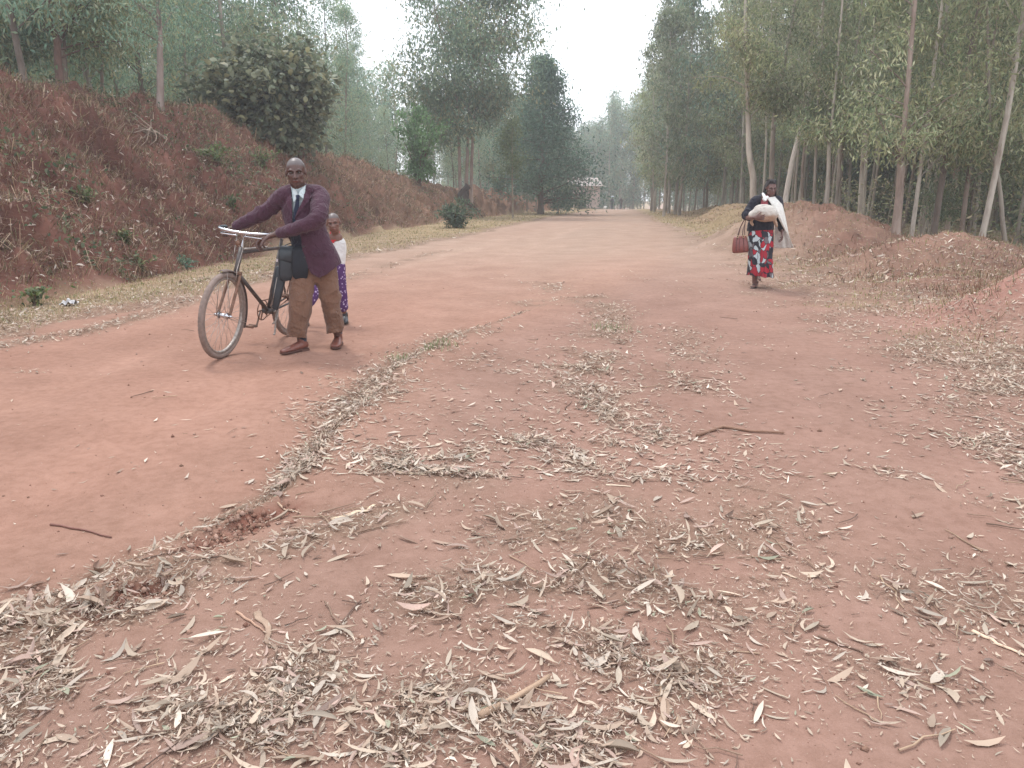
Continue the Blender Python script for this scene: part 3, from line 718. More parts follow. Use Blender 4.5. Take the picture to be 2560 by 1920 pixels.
RF = spread(62, (50, 108), lambda y: (float(edr_x(np.array([y]))[0]) + .8, .36 * y + 4), 1.5, lambda x, y: x > .176 * y)
for i, (x, y) in enumerate(RF):
    tm, cm = FARV[i % 6]; s = .85 + .3 * rs.random()
    put_tree(GE, tm, cm, (x, y, Hs(x, y) - .05), rs.random() * 6.28, (s, s, s), 'one of the hazy far eucalyptus trees along the right of the distant road', 'hazy far eucalyptus trees on the right')

# left side: the trees named one by one, then the wood behind the bank
def kk(x, y): return (x * .46293, y * .46293)
B0 = hitK(345, 236)
pxtree(GE, [kk(345, 236), kk(344, 120), kk(338, 0)], B0.y, .105, 601, 'straight grey trunk growing out of the red bank left of the leafy bush', 10, .50, 2.2, 7000, pal=BLUEG, bark=(.27, .22, .20))
pxtree(GE, [kk(128, 160), kk(118, 80), kk(100, 0)], 24, .14, 602, 'dark reddish trunk behind the bank crest at the far left', 13, .34, 2.8, 9000, .2, .05, pal=np.vstack([OLIVE, BLUEG]), bark=(.2, .12, .1))
pxtree(GE, [kk(222, 190), kk(230, 60), kk(240, 0)], 27, .07, 603, 'thin trunk behind the bank between the reddish trunk and the grey one', 12, .3, 2.4, 7500, .2, .05, pal=np.vstack([OLIVE, BLUEG]), bark=PINKB)
pxtree(GE, [kk(16, 150), kk(10, 60)], 26, .12, 604, 'dark trunk cut by the left edge of the photo', 13, .3, 2.8, 9000, .2, .05, pal=np.vstack([OLIVE, BLUEG]), bark=DARKB)

# the tall clump of three stems left of the road
p0 = np.array(W(*kk(1000, 405), 50)); p0[2] = Hs(p0[0], p0[1]) - .1
def st3(*pts): return [tuple(np.array(W(*kk(*p), 50)) - p0) for p in pts]
S3 = [[(-.2, 0, 0)] + st3((990, 300), (985, 200), (950, 60), (915, -80)), [(.15, .1, 0)] + st3((1012, 300), (1018, 180), (1030, 60), (1050, -110)), [(.5, .2, 0)] + st3((1020, 300), (1034, 200), (1085, 60), (1110, -40))]
tm, cm = tree_mesh(610, S3, .115, .22, 4.2, 40000, .28, .08, BLUEG * .72, (.33, .25, .22), 84, clump=.40)
put_tree(GE, tm, cm, tuple(p0), 0, (1, 1, 1), 'tallest eucalyptus clump of three pinkish stems left of the road, above the burnt stump')

# dark dense conical tree where the bank ends
p1 = np.array(W(*kk(1168, 415), 58)); p1[2] = Hs(p1[0], p1[1]) - .1
tm, cm = tree_mesh(611, [stem(10.9, (0, 0), .02, 77)], .24, .08, 4.8, 24000, .26, .09, DARKG * 1.2, DARKB, 84, .35, prof=lambda g: (1 - g) ** .85 * (.8 + .2 * min(1, g * 3)) + .02, up=.3, clump=.46)
put_tree('conical_tree', tm, cm, tuple(p1), .5, (1, 1, 1), 'dark dense tree with a rounded cone of a crown standing where the left bank ends')
# pale young tree in front of it
p2 = np.array(W(*kk(1108, 418), 46)); p2[2] = Hs(p2[0], p2[1]) - .1
tm, cm = tree_mesh(612, [stem(5.6, (0, 0), .02, 78)], .06, .42, .95, 2600, .16, .06, np.array([[.17, .21, .10], [.21, .25, .13], [.13, .17, .09]]), (.3, .26, .2), 22, .3)
put_tree('young_tree', tm, cm, tuple(p2), 0, (1, 1, 1), 'slim pale green young tree in front of the dark conical tree')

def left_keep(x, y):
    u = 512 + F * x / (y * CP + 1.4 * SP)
    if u > 366 and y < 75 and x > -14 and u > 380 + 0: return False
    if 372 < u < 402: return rs.random() < .15
    return float(toe_x(np.array([y]))[0]) - x > 6.5
LW_ = spread(62, (21, 75), lambda y: (-.70 * y - 4, float(toe_x(np.array([y]))[0]) - 6.5), 1.7, left_keep)
LWR = ranks(LW_, 45); LBK = ('pinkish', 'grey', 'dark')
for i, (x, y) in enumerate(LW_):
    tm, cm = LEFV[i % 7]; s = .8 + .3 * rs.random()
    u = 512 + F * x / (y * CP + 1.4 * SP)
    if 340 < u < 372: s *= .75
    put_tree(GE, tm, cm, (x, y, Hs(x, y) - .1), rs.random() * 6.28, (s, s, s), f'bluish green eucalyptus with {LBK[i % 7 % 3]} trunk, {LWR[i]} from the left behind the bank crest' if i in LWR else 'one of the bluish green eucalyptus trees filling the wood deep behind the red bank', 'eucalyptus trees behind the red bank')
def mid_keep(x, y):
    u = 512 + F * x / (y * CP + 1.4 * SP); return 380 < u < 562
LM = spread(34, (60, 105), lambda y: (-.2 * y, .062 * y), 1.3, mid_keep)
for i, (x, y) in enumerate(LM):
    tm, cm = (LEFV if i % 2 else FARV)[i % 6]; u = 512 + F * x / (y * CP + 1.4 * SP)
    top = np.interp(u, [380, 420, 470, 520, 545, 562], [.105, .13, .15, .13, .10, .07]) * (.8 + .25 * rs.random())
    s = max(.35, (CAM_H + top * y - Hs(x, y)) / 14.5)
    put_tree(GE, tm, cm, (x, y, Hs(x, y) - .1), rs.random() * 6.28, (s, s, s), 'one of the lower hazy trees behind the three stemmed clump left of the road', 'lower hazy trees left of the road')

# the far wood that reads as one mass: behind the end of the road and deep in the plantation
def far_wood():
    r = np.random.default_rng(44); tb = Bag(); lv = []; lc = []
    spots = []
    for n, f in ((190, lambda: ((lambda x, y: (x, y, (float(np.interp(512 + 787 * x / y, [400, 560, 588, 611, 640, 660, 800], [.07, .075, .085, .125, .155, .17, .19])) * y + 3) * r.uniform(.72, 1.0)))(r.uniform(-12, 50), r.uniform(136, 172)))),
                 (230, lambda: ((lambda y: (float(edr_x(np.array([y]))[0]) + r.uniform(13, 45), y, r.uniform(9, 14)))(r.uniform(24, 110)))),
                 (120, lambda: ((lambda y: (-r.uniform(.15, .7) * y, y, r.uniform(9, 15)))(r.uniform(78, 110))))):
        for _ in range(n): spots.append(f())
    for x, y, h in spots:
        if 40 < y < 134 and .0 < x / y < .10: continue
        z0 = Hs(x, y); n = (2000 if y > 134 else 1100) if y > 60 else 1500
        P = np.array([[x, y, z0 - .1], [x + r.normal(0, .3), y, z0 + h * .5], [x + r.normal(0, .5), y, z0 + h * .95]])
        v, q, t_ = tube_np(smooth_path(P, 5), np.linspace(.11, .03, 5), 6, False); tb.add(v, q, None, np.array([.38, .34, .29]) * r.uniform(.7, 1.25))
        A = []
        for k in range(26):
            g = (k + r.random()) / 26; zz = h * (.06 + .94 * g); rad = 2.1 * math.sin(math.pi * min(1, g * .7 + .28)) ** .7 * (.4 + .6 * min(1, g * 3))
            a = r.random() * 6.28; A.append([math.cos(a) * rad * r.random(), math.sin(a) * rad * r.random(), zz])
        A = np.array(A); idx = r.integers(0, 26, n); br = (1 + r.normal(0, .2, 26))[idx][:, None]
        C0 = A[idx] + r.normal(0, 1, (n, 3)) * .55 + np.array([x, y, z0]); D = r.normal(0, .6, (n, 3)) + [0, 0, -.6]; D /= np.linalg.norm(D, axis=1)[:, None]
        V, Q = leaf_quads(C0, D, .45 * (.6 + .8 * r.random(n)), .15 * (.6 + .8 * r.random(n)), r)
        pal = OLIVE if x > 8 and y < 130 else np.vstack([OLIVE, BLUEG, BLUEG]); lv.append(V); lc.append(np.repeat(np.clip(pal[r.integers(0, len(pal), n)] * br, .02, .5), 4, 0))
    V = np.concatenate(lv); Q = np.arange(len(V)).reshape(-1, 4)
    e = empty('far_wood'); obj('crowns', mesh_np('crowns', V, [Q], M_FOL, np.concatenate(lc), False), e)['kind'] = 'stuff'
    tb.obj('trunks', M_BARK, e)['kind'] = 'stuff'
    tag(e, 'hazy wood reading as one mass behind the end of the road and behind the nearer trunks', 'wood', kind='stuff')
far_wood()

# ------------------------------------------------------------------ shrubs and bushes
def bush(name, loc, size, nl, LL, LW, pal, seed, label, nstem=9, droop=.2, hollow=.0, dead=0):
    r = np.random.default_rng(seed); rx, ry, rz = size; e = empty(name, loc); tb = Bag(); A = []
    for k in range(nstem):
        az = r.random() * 6.28; q = math.sqrt(r.random()); tip = np.array([math.cos(az) * q * rx * .8, math.sin(az) * q * ry * .8, rz * (1.15 - .5 * q) * (1.2 + .5 * r.random()) * .75])
        P = smooth_path([(r.normal(0, .05), r.normal(0, .05), -.1), tuple(tip * [.3, .3, .45]), tuple(tip)], 7)
        v, q_, t = tube_np(P, np.linspace(.028, .006, 7) * (rz / 1.5) ** .5, 5, False); tb.add(v, q_, None, (.13, .09, .07))
        for s in range(9):
            f = .25 + .75 * s / 8; i = f * 6; i0 = min(int(i), 5); a = P[i0] + (P[i0 + 1] - P[i0]) * (i - i0)
            d = r.normal(0, 1, 3); d[2] = abs(d[2]) * .4; d /= np.linalg.norm(d); A.append(a + d * min(rx, rz) * (.12 + .34 * r.random()) * (1 - .3 * f))
    A = np.array(A); idx = r.integers(0, len(A), nl)
    C0 = A[idx] + r.normal(0, 1, (nl, 3)) * min(rx, rz) * .11
    out_ = C0 - np.array([0, 0, rz * .4]); out_ /= np.linalg.norm(out_, axis=1)[:, None] + 1e-6
    D = out_ * .7 + r.normal(0, .55, (nl, 3)) + np.array([0, 0, -droop]); D /= np.linalg.norm(D, axis=1)[:, None]
    Nn = out_ * .4 + np.array([0, 0, .9]) + r.normal(0, .4, (nl, 3)); Nn -= D * (D * Nn).sum(1)[:, None]; Nn /= np.linalg.norm(Nn, axis=1)[:, None]
    c = np.clip(pal[r.integers(0, len(pal), nl)] * (1 + r.normal(0, .14, (nl, 1))), .015, .5)
    lo = np.array([0, 0, 0.])
    V, Q, CCc = leaf_strips(C0, D, Nn, LL * (.6 + .7 * r.random(nl)), LW * (.6 + .7 * r.random(nl)), 4, r.normal(-.15, .2, nl), r.normal(0, .1, nl), c)
    tb.obj('branches', M_BARK, e); obj('foliage', mesh_np('foliage', V, [Q], M_FOL, CCc), e)
    tag(e, label, 'bush' if rz > .5 else 'plant'); return e
BP = hitK(600, 322); sc_ = BP.y / 768 * .46293
bush('broadleaf_bush', (BP.x + 2 * sc_, BP.y, BP.z - .25), (172 * sc_, 130 * sc_, 182 * sc_), 12500, .25, .165, np.array([[.19, .22, .14], [.26, .28, .19], [.14, .17, .11], [.34, .35, .24], [.30, .28, .16]]), 701, 'large dark bush with broad dusty leaves on the crest of the bank', 26, .35)
q = hitK(700, 330)
bush('green_bush', (q.x, q.y - .5, q.z), (75 * sc_, 60 * sc_, 125 * sc_), 2100, .2, .13, np.array([[.16, .19, .08], [.2, .23, .1], [.12, .15, .07]]), 702, 'lighter yellow green bush joined to the right of the large dark bush', 10)
q = hitK(905, 400)
bush('green_bush', (q.x, q.y, q.z - .1), (1.5, 1.3, 3.7), 2600, .22, .10, np.array([[.12, .22, .10], [.15, .27, .12], [.19, .31, .15]]), 703, 'bright green upright bush behind the crumbling end of the bank', 12)
q = hitK(985, 492)
bush('green_bush', (q.x, q.y, q.z), (1.0, .8, .95), 1300, .15, .07, np.array([[.13, .19, .11], [.17, .23, .14], [.1, .15, .09]]), 704, 'low pale green shrub at the foot of the bank below the burnt stump', 9)
q = hitK(1125, 412)
bush('green_bush', (q.x, q.y, q.z - .1), (1.6, 1.4, 1.5), 1600, .22, .10, np.array([[.15, .2, .1], [.18, .23, .13]]), 705, 'round grey green shrub on the bank below the dark conical tree', 9)
q = hitK(1080, 408)
bush('green_bush', (q.x, q.y, q.z - .1), (1.2, 1.2, .9), 1000, .2, .09, np.array([[.12, .17, .09], [.15, .2, .11]]), 706, 'small low shrub on the bank left of the round grey green one', 8)
for kx, yy, sz_, sd_, lab in ((1228, 84, (1.3, 1.2, 1.9), 707, 'hazy low shrub in front of the far pink house'), (1203, 80, (1.6, 1.3, 3.2), 708, 'hazy tall shrub half hiding the far pink house'), (1255, 96, (1.2, 1.2, 1.5), 709, 'small hazy shrub at the far road end right of the pink house')):
    q = W(kx * .46293, 210, yy); bush('green_bush', (q.x, yy, Hs(q.x, yy) - .1), sz_, 1300, .26, .11, np.array([[.15, .21, .13], [.19, .24, .15]]), sd_, lab, 9)
for i, (kx, ky, s, lab) in enumerate([(180, 420, .4, 'small dark leafy plant growing halfway up the red bank at left'), (300, 560, .42, 'green leafy weed low on the red bank behind the bicycle wheel'), (400, 560, .36, 'bluish feathery weed at the foot of the bank by the front wheel'),
                                      (270, 505, .4, 'leafy weed among dead leaves on the lower bank at left'), (560, 340, 1.0, 'yellowish leafy shrub hanging on the bank just under the large dark bush'), (470, 330, .8, 'sparse shrub on the bank left of the man\'s head'),
                                      (80, 640, .42, 'broad green weed at the foot of the bank at the left edge'), (500, 430, .5, 'dark creeper clump on the bank above the handlebar')]):
    q = hitK(kx, ky + 20)
    s *= .62; bush('weed_plant', (q.x, q.y, q.z), (s * 1.3, s * 1.3, s * .75), 110 if s < .45 else 330, .11, .042, GRN if i != 2 else np.array([[.12, .22, .17], [.15, .25, .2]]), 720 + i, lab, 9, .1)
for i, (kx, ky, s, lab) in enumerate([(945, 750, .10, 'small green grass tuft in leaf filled washout behind the man'), (1320, 712, .10, 'faint grass tuft in the leaves at the middle of the road'), (870, 778, .08, 'thin pale green tuft beside the larger tuft in the washout')]):
    q = hitK(kx, ky); b = Bag(); n = 75
    rx = np.random.default_rng(740 + i)
    x = q.x + rx.normal(0, s * .9, n); y = q.y + rx.normal(0, s * .9, n)
    blades(x, y, s * (.4 + rx.random(n)), np.full(n, .0022 + .0002 * q.y), rx.random(n) * 1.2, pick(n, np.array([[.20, .25, .12], [.30, .31, .18], [.40, .37, .25]])), b)
    tag(b.obj('grass_tuft', M_GRASS), lab, 'grass', kind='stuff')

# burnt stump with its roots on the end of the cut bank
q = hitK(1003, 440); e = empty('burnt_stump', tuple(q)); r = np.random.default_rng(5)
P = np.array([[0, 0, -.9], [.05, 0, -.3], [.0, 0, .3], [.08, 0, .75], [.16, 0, 1.05]]); P = smooth_path(P, 16)
v, qd, t = tube_np(P, np.linspace(.50, .14, 16), 22); v = v + np.array([mnoise.noise_vector(Vector(p) * 3) for p in v]) * .30
b = Bag(); b.add(v, qd, t, (.05, .035, .03)); b.obj('trunk', M_BARK, e)
b = Bag()
for k in range(9):
    a = r.random() * 6.28; L = .6 + r.random() * .6; d = np.array([math.cos(a), math.sin(a), 0])
    pts = smooth_path([(0, 0, .1), tuple(d * L * .5 + [0, 0, -.15]), tuple(d * L + [0, 0, -.9])], 7)
    v, qd, t = tube_np(pts, np.linspace(.09, .02, 7), 6, False); b.add(v, qd, None, (.09, .055, .04))
b.obj('roots', M_BARK, e)
tag(e, 'blackened stump with bare roots on the cut end of the left bank', 'stump')

# roots hanging from the bank under the grey trunk
e = empty('bare_roots', tuple(hitK(330, 290))); b = Bag()
for k in range(16):
    a = r.normal(0, 1.0); L = .5 + r.random() * .9
    p = np.array([0, 0, .1]); pts = [p]
    d = np.array([math.sin(a), -.5, -.35 + .5 * r.random()])
    for s in range(5): d = d + r.normal(0, .3, 3) + [0, -.03, -.12]; d /= np.linalg.norm(d); pts.append(pts[-1] + d * L / 5)
    w = np.array(pts) + np.array(e.location); zz = H(w[:, 0], w[:, 1]); w[:, 2] = np.maximum(w[:, 2], zz + .02); pts = w - np.array(e.location)
    v, qd, t = tube_np(pts, np.linspace(.022, .006, 6), 5, False); b.add(v, qd, None, (.33, .26, .21))
b.obj('roots', M_BARK, e); tag(e, 'tangle of pale bare roots on the bank below the grey trunk', 'roots')

# pale house glimpsed under the dark tree
e = empty('far_house', (9.2, 118, Hs(9.2, 118)), .2); zb = 0
M_PLAST = mat_plain('pink_plaster', (.50, .39, .35), .9, .12, 1.5); M_TIN = mat_plain('roof_tin', (.30, .25, .22), .6, .2, 2); M_DARK = mat_plain('dark_opening', (.05, .045, .04), .8)
def box_bag(b, c, s, C=(.5, .5, .5)):
    c = np.array(c, float); s = np.array(s, float) / 2
    V = np.array([[x, y, z] for x in (-1, 1) for y in (-1, 1) for z in (-1, 1)]) * s + c
    b.add(V, [[0, 1, 3, 2], [4, 6, 7, 5], [0, 4, 5, 1], [2, 3, 7, 6], [0, 2, 6, 4], [1, 5, 7, 3]], None, C)
b = Bag(); box_bag(b, (0, 0, 1.3), (6.5, 5, 3.2)); b.obj('wall', M_PLAST, e, False)
b = Bag(); v = np.array([[-3.7, -3, 2.9], [3.7, -3, 2.9], [3.7, 0, 4.1], [-3.7, 0, 4.1], [-3.7, 3, 2.9], [3.7, 3, 2.9]]); v2 = v - [0, 0, .1]
b.add(np.vstack([v, v2]), [[0, 1, 2, 3], [3, 2, 5, 4], [7, 6, 9, 8], [8, 9, 10, 11], [0, 6, 7, 1], [4, 5, 11, 10]]); b.obj('roof', M_TIN, e, False)
b = Bag(); box_bag(b, (.6, -2.52, .9), (.9, .06, 2)); b.obj('door', M_DARK, e, False)
b = Bag(); box_bag(b, (-1.6, -2.52, 1.3), (.9, .06, .9)); b.obj('window', M_DARK, e, False)
tag(e, 'pale pink house glimpsed through leaves at the far end of the road', 'house')

# crumpled clear plastic at the foot of the bank
q = hitK(150, 660)
b = Bag(); g = np.linspace(-1, 1, 14); gx, gy = np.meshgrid(g, g); gz = fbm(gx * 2.3 + 5, gy * 2.3, 99, 4) * .09 + .05
v = np.stack([gx * .09, gy * .07, gz * (1 - .4 * (gx ** 2 + gy ** 2) / 2)], -1).reshape(-1, 3); i_, j_ = np.meshgrid(np.arange(13), np.arange(13), indexing='ij'); a = (i_ * 14 + j_).ravel()
b.add(v, np.stack([a, a + 1, a + 15, a + 14], 1)); o = b.obj('plastic_bag', mat_plain('plastic', (.42, .41, .41), .4, .2)); o.location = (q.x, q.y, q.z)
tag(o, 'crumpled whitish plastic bag lying at the foot of the red bank', 'litter')

# ------------------------------------------------------------------ haze: the dusty air of the wood
HAZE = .0019
def haze():
    b = Bag(); box_bag(b, (0, 110, 5.5), (520, 260, 37)); me = b.mesh('haze', None, False); o = obj('haze', me)
    m = bpy.data.materials.new('haze'); m.use_nodes = True; t = m.node_tree
    for n in list(t.nodes): t.nodes.remove(n)
    ou, pv = t.nodes.new('ShaderNodeOutputMaterial'), t.nodes.new('ShaderNodeVolumePrincipled')
    pv.inputs['Color'].default_value = (.86, .90, .95, 1); pv.inputs['Density'].default_value = HAZE; pv.inputs['Anisotropy'].default_value = .1
    t.links.new(pv.outputs[0], ou.inputs['Volume']); me.materials.append(m); tag(o, kind='stuff'); o['label'] = 'pale dusty haze hanging in the air along the road'; o['category'] = 'haze'
haze()

# ------------------------------------------------------------------ people: bodies grown as one surface, clothes over them
def mat_attr(name, rough=.7, spec=.3, nscale=60, namt=.12, bmp=.2, weave=0, sheen=0.):
    m, t, b = new_mat(name)
    at = t.nodes.new('ShaderNodeAttribute'); at.attribute_name = 'Col'
    nz = noise_node(t, nscale, 4, .65)
    c = mixc(t, 1., at.outputs[0], ramp(t, nz.outputs[0], [(.3, 1 - namt), (.7, 1 + namt)]), 'MULTIPLY')
    if weave:
        n2 = noise_node(t, 5, 3); c = mixc(t, 1., c, ramp(t, n2.outputs[0], [(.3, .88), (.7, 1.1)]), 'MULTIPLY')
    t.links.new(c, b.inputs['Base Color']); b.inputs['Roughness'].default_value = rough; b.inputs['Specular IOR Level'].default_value = spec
    b.inputs['Sheen Weight'].default_value = sheen
    if weave:
        n4 = noise_node(t, 17, 3, .5); n4.inputs['Distortion'].default_value = 1.2; ad = t.nodes.new('ShaderNodeMath'); ad.operation = 'MULTIPLY_ADD'; ad.inputs[1].default_value = .12; t.links.new(nz.outputs[0], ad.inputs[0]); t.links.new(n4.outputs[0], ad.inputs[2]); bump(t, b, ad.outputs[0], .75, .03)
    else: bump(t, b, nz.outputs[0], bmp, .003)
    return m
M_SKIN = mat_attr('skin', .42, .5, 90, .08, .15)
M_CLOTH = mat_attr('cloth', .85, .2, 160, .12, .3, 1, .15)
M_LEATH = mat_attr('leather', .38, .5, 60, .18, .3)
M_EYE = mat_attr('eye', .15, .6, 10, .02, 0)

def nrm(v): v = np.asarray(v, float); return v / (np.linalg.norm(v) + 1e-12)
def limb(bag, pts, R, n=14, side=None, sm=None):
    """closed tapering limb with round ends"""
    P = np.array([list(p) for p in pts], float); R = np.array(R, float)
    if R.ndim == 1: R = np.stack([R, R], 1)
    k = len(P); m = sm or k * 4
    if k > 2: Q = smooth_path(P, m); RR = smooth_path(R, m)
    else: t = np.linspace(0, 1, 6)[:, None]; Q = P[0] + (P[1] - P[0]) * t; RR = R[0] + (R[1] - R[0]) * t
    for end in (0, 1):
        a, b_ = (Q[0], Q[1]) if end == 0 else (Q[-1], Q[-2]); d = nrm(a - b_); r = RR[0] if end == 0 else RR[-1]; rm = r.min()
        ext = [(a + d * rm * math.sin(f), r * math.cos(f)) for f in (.5, .95, 1.3, 1.5)]
        E = np.array([e[0] for e in ext]); ER = np.array([e[1] for e in ext])
        if end == 0: Q = np.vstack([E[::-1], Q]); RR = np.vstack([ER[::-1], RR])
        else: Q = np.vstack([Q, E]); RR = np.vstack([RR, ER])
    bag.add(*tube_np(Q, RR, n, True, side=side))
def ball(bag, c, r, M=None, n=14):
    r = np.broadcast_to(np.asarray(r, float), (3,)); th = np.linspace(0.0001, np.pi - .0001, n); ph = np.linspace(0, 2 * np.pi, n * 2, endpoint=False)
    V = np.stack([np.outer(np.sin(th), np.cos(ph)), np.outer(np.sin(th), np.sin(ph)), np.outer(-np.cos(th), np.ones(n * 2))], -1).reshape(-1, 3) * r
    if M is not None: V = V @ np.asarray(M).T
    w = n * 2; i = np.arange(n - 1)[:, None] * w; j = np.arange(w)[None]; j2 = (j + 1) % w
    bag.add(V + np.asarray(c, float), np.stack([i + j, i + j2, i + w + j2, i + w + j], -1).reshape(-1, 4))
def blob(bag, voxel, it=3, fac=.5):
    """one continuous skin round all the pieces: vertices, quads and normals"""
    me = bag.mesh('tmp', None); o = obj('tmp', me)
    m = o.modifiers.new('r', 'REMESH'); m.mode = 'VOXEL'; m.voxel_size = voxel; m.use_smooth_shade = True
    if it: s = o.modifiers.new('s', 'SMOOTH'); s.factor = fac; s.iterations = it
    dg = bpy.context.evaluated_depsgraph_get(); ev = o.evaluated_get(dg); e = ev.to_mesh()
    V = np.empty(len(e.vertices) * 3, np.float32); e.vertices.foreach_get('co', V); N = np.empty_like(V); e.vertices.foreach_get('normal', N)
    Q = np.array([p.vertices[:] for p in e.polygons if len(p.vertices) == 4], np.int32)
    ev.to_mesh_clear(); bpy.data.objects.remove(o); bpy.data.meshes.remove(me)
    return V.reshape(-1, 3).astype(float), Q, N.reshape(-1, 3).astype(float)
def n3(V, f, s=0):
    return np.array([mnoise.noise(Vector((p[0] * f + s, p[1] * f + s * 1.7, p[2] * f - s))) for p in V])
def put_blob(name, VQN, mat, parent, org, col=(.5, .5, .5), disp=None, colf=None, keep=None, solid=0):
    V, Q, N = VQN; V = V.copy()
    if disp is not None: V += N * disp(V)[:, None]
    C = np.broadcast_to(np.array(col, float), V.shape).copy()
    if colf is not None: C = colf(V, N, C)
    if keep is not None:
        c = V[Q].mean(1); Q = Q[keep(c, N[Q].mean(1))]; used, inv = np.unique(Q, return_inverse=True); Q = inv.reshape(-1, 4); V = V[used]; C = C[used]
    o = obj(name, mesh_np(name, V - np.array(org), [Q], mat, C), parent)
    if solid: m = o.modifiers.new('thick', 'SOLIDIFY'); m.thickness = solid; m.offset = -1
    return o
def patch(name, VQN, keep, off, th, mat, parent, org, col, colf=None):
    """a piece of cloth lying on a surface: the faces that keep() picks, lifted by off and thickened"""
    V, Q, N = VQN; return put_blob(name, (V + N * (off + th), Q, N), mat, parent, org, col, None, colf, keep, th)
def inpoly(u, v, poly):
    r = np.zeros(len(u), bool); n = len(poly)
    for i in range(n):
        (x0, y0), (x1, y1) = poly[i], poly[(i + 1) % n]
        c = (y0 > v) != (y1 > v)
        with np.errstate(divide='ignore', invalid='ignore'): r ^= c & (u < (x1 - x0) * (v - y0) / (y1 - y0 + 1e-12) + x0)
    return r
class View:                                   # a cropped look at the photo: crop pixel -> world point at distance Y
    def __init__(s, u0, v0, k): s.u0, s.v0, s.k = u0, v0, k
    def __call__(s, x, y, Y): return np.array(W(s.u0 + x * s.k, s.v0 + y * s.k, Y))
    def inv(s, P): u, v = proj(P); return (u - s.u0) / s.k, (v - s.v0) / s.k
    def sel(s, poly, front=True):
        def f(c, n):
            x, y = s.inv(c); m = inpoly(x, y, poly)
            return m & (n[:, 1] < .05) if front else m
        return f
PM = View(184., 144., .135); PW = View(712., 168., .07955)

def head(bag, c, hh, f, up, jaw=1., ear=1.):
    """adds a head; returns the frame (right, forward, up)"""
    f = nrm(f); up = nrm(np.asarray(up, float) - f * np.dot(up, f)); rt = np.cross(f, up); M = np.stack([rt, f, up], 1); c = np.asarray(c, float)
    T = lambda *p: c + M @ (np.array(p) * hh)
    B = lambda p, r: ball(bag, T(*p), np.array(r) * hh, M)
    B((0, -.07, .13), (.315, .40, .36)); B((0, .07, -.10), (.262, .265, .335 * jaw)); B((0, .17, -.33 * jaw), (.135, .13, .13))
    for s in (-1, 1):
        B((s * .15, .10, -.27 * jaw), (.10, .16, .13)); B((s * .17, .21, -.06), (.09, .09, .085)); B((s * .325 * ear, -.02, -.01), (.032, .075, .115))
        limb(bag, [T(s * .04, .335, .085), T(s * .13, .325, .115), T(s * .21, .26, .085)], np.array([.032, .04, .03]) * hh, 8)
        B((s * .05, .355, -.135), (.042, .05, .034))
    limb(bag, [T(0, .315, .07), T(0, .385, -.05), T(0, .415, -.125)], np.array([.034, .045, .058]) * hh, 10)
    limb(bag, [T(-.10, .285, -.245), T(0, .35, -.225), T(.10, .285, -.245)], np.array([.018, .034, .018]) * hh, 8)
    limb(bag, [T(-.09, .28, -.26), T(0, .335, -.285), T(.09, .28, -.26)], np.array([.018, .036, .018]) * hh, 8)
    return c, hh, M
def head_post(fr, skin, hair, hairline, V, N, C, lip=(1.25, .9, .9)):
    c, hh, M = fr; L = (V - c) @ M / hh
    x, y, z = L[:, 0], L[:, 1], L[:, 2]; near = (np.abs(L) < .75).all(1)
    for s in (-1, 1):
        e = np.exp(-(((x - s * .125) / .062) ** 2 + ((z - .025) / .040) ** 2)) * (y > .1) * near
        V -= (M[:, 1] * hh)[None] * (e * .055)[:, None]
        C *= 1 - .45 * e[:, None]
    g = np.exp(-((x / .11) ** 2 + ((z + .255) / .035) ** 2) ** 2) * (y > .2) * near; C *= 1 + (np.array(lip) - 1) * g[:, None]
    g = np.exp(-((x / .10) ** 2 + ((z + .258) / .008) ** 2)) * (y > .2) * near; C *= 1 - .5 * g[:, None]
    for s in (-1, 1):
        g = np.exp(-(((x - s * .13) / .08) ** 2 + ((z - .125 + abs(0)) / .016) ** 2)) * (y > .15) * near; C *= 1 - .6 * g[:, None]
    if hair is not None:
        k = sst(0, .06, z - hairline + .45 * np.clip(-y - .02, 0, 1) * 0 - np.clip(y, 0, 1) * .35 + np.clip(-y, 0, 1) * .9) * near
        C[:] = C * (1 - k[:, None]) + np.array(hair) * k[:, None]
    return V, C
def eyes(fr, parent, org, white=(.20, .165, .15)):
    c, hh, M = fr
    for s in (-1, 1):
        b = Bag(); p = c + M @ (np.array([s * .125, .250, .022]) * hh); ball(b, (0, 0, 0), .043 * hh, None, 10)
        V = np.concatenate(b.V); d = V @ M; r = np.hypot(d[:, 0], d[:, 2]); Cc = np.where(((r < .026 * hh) & (d[:, 1] > 0))[:, None], (.02, .015, .012), white)
        b.C = [Cc]; o = b.obj('eye', M_EYE, parent); o.location = p - np.array(org)
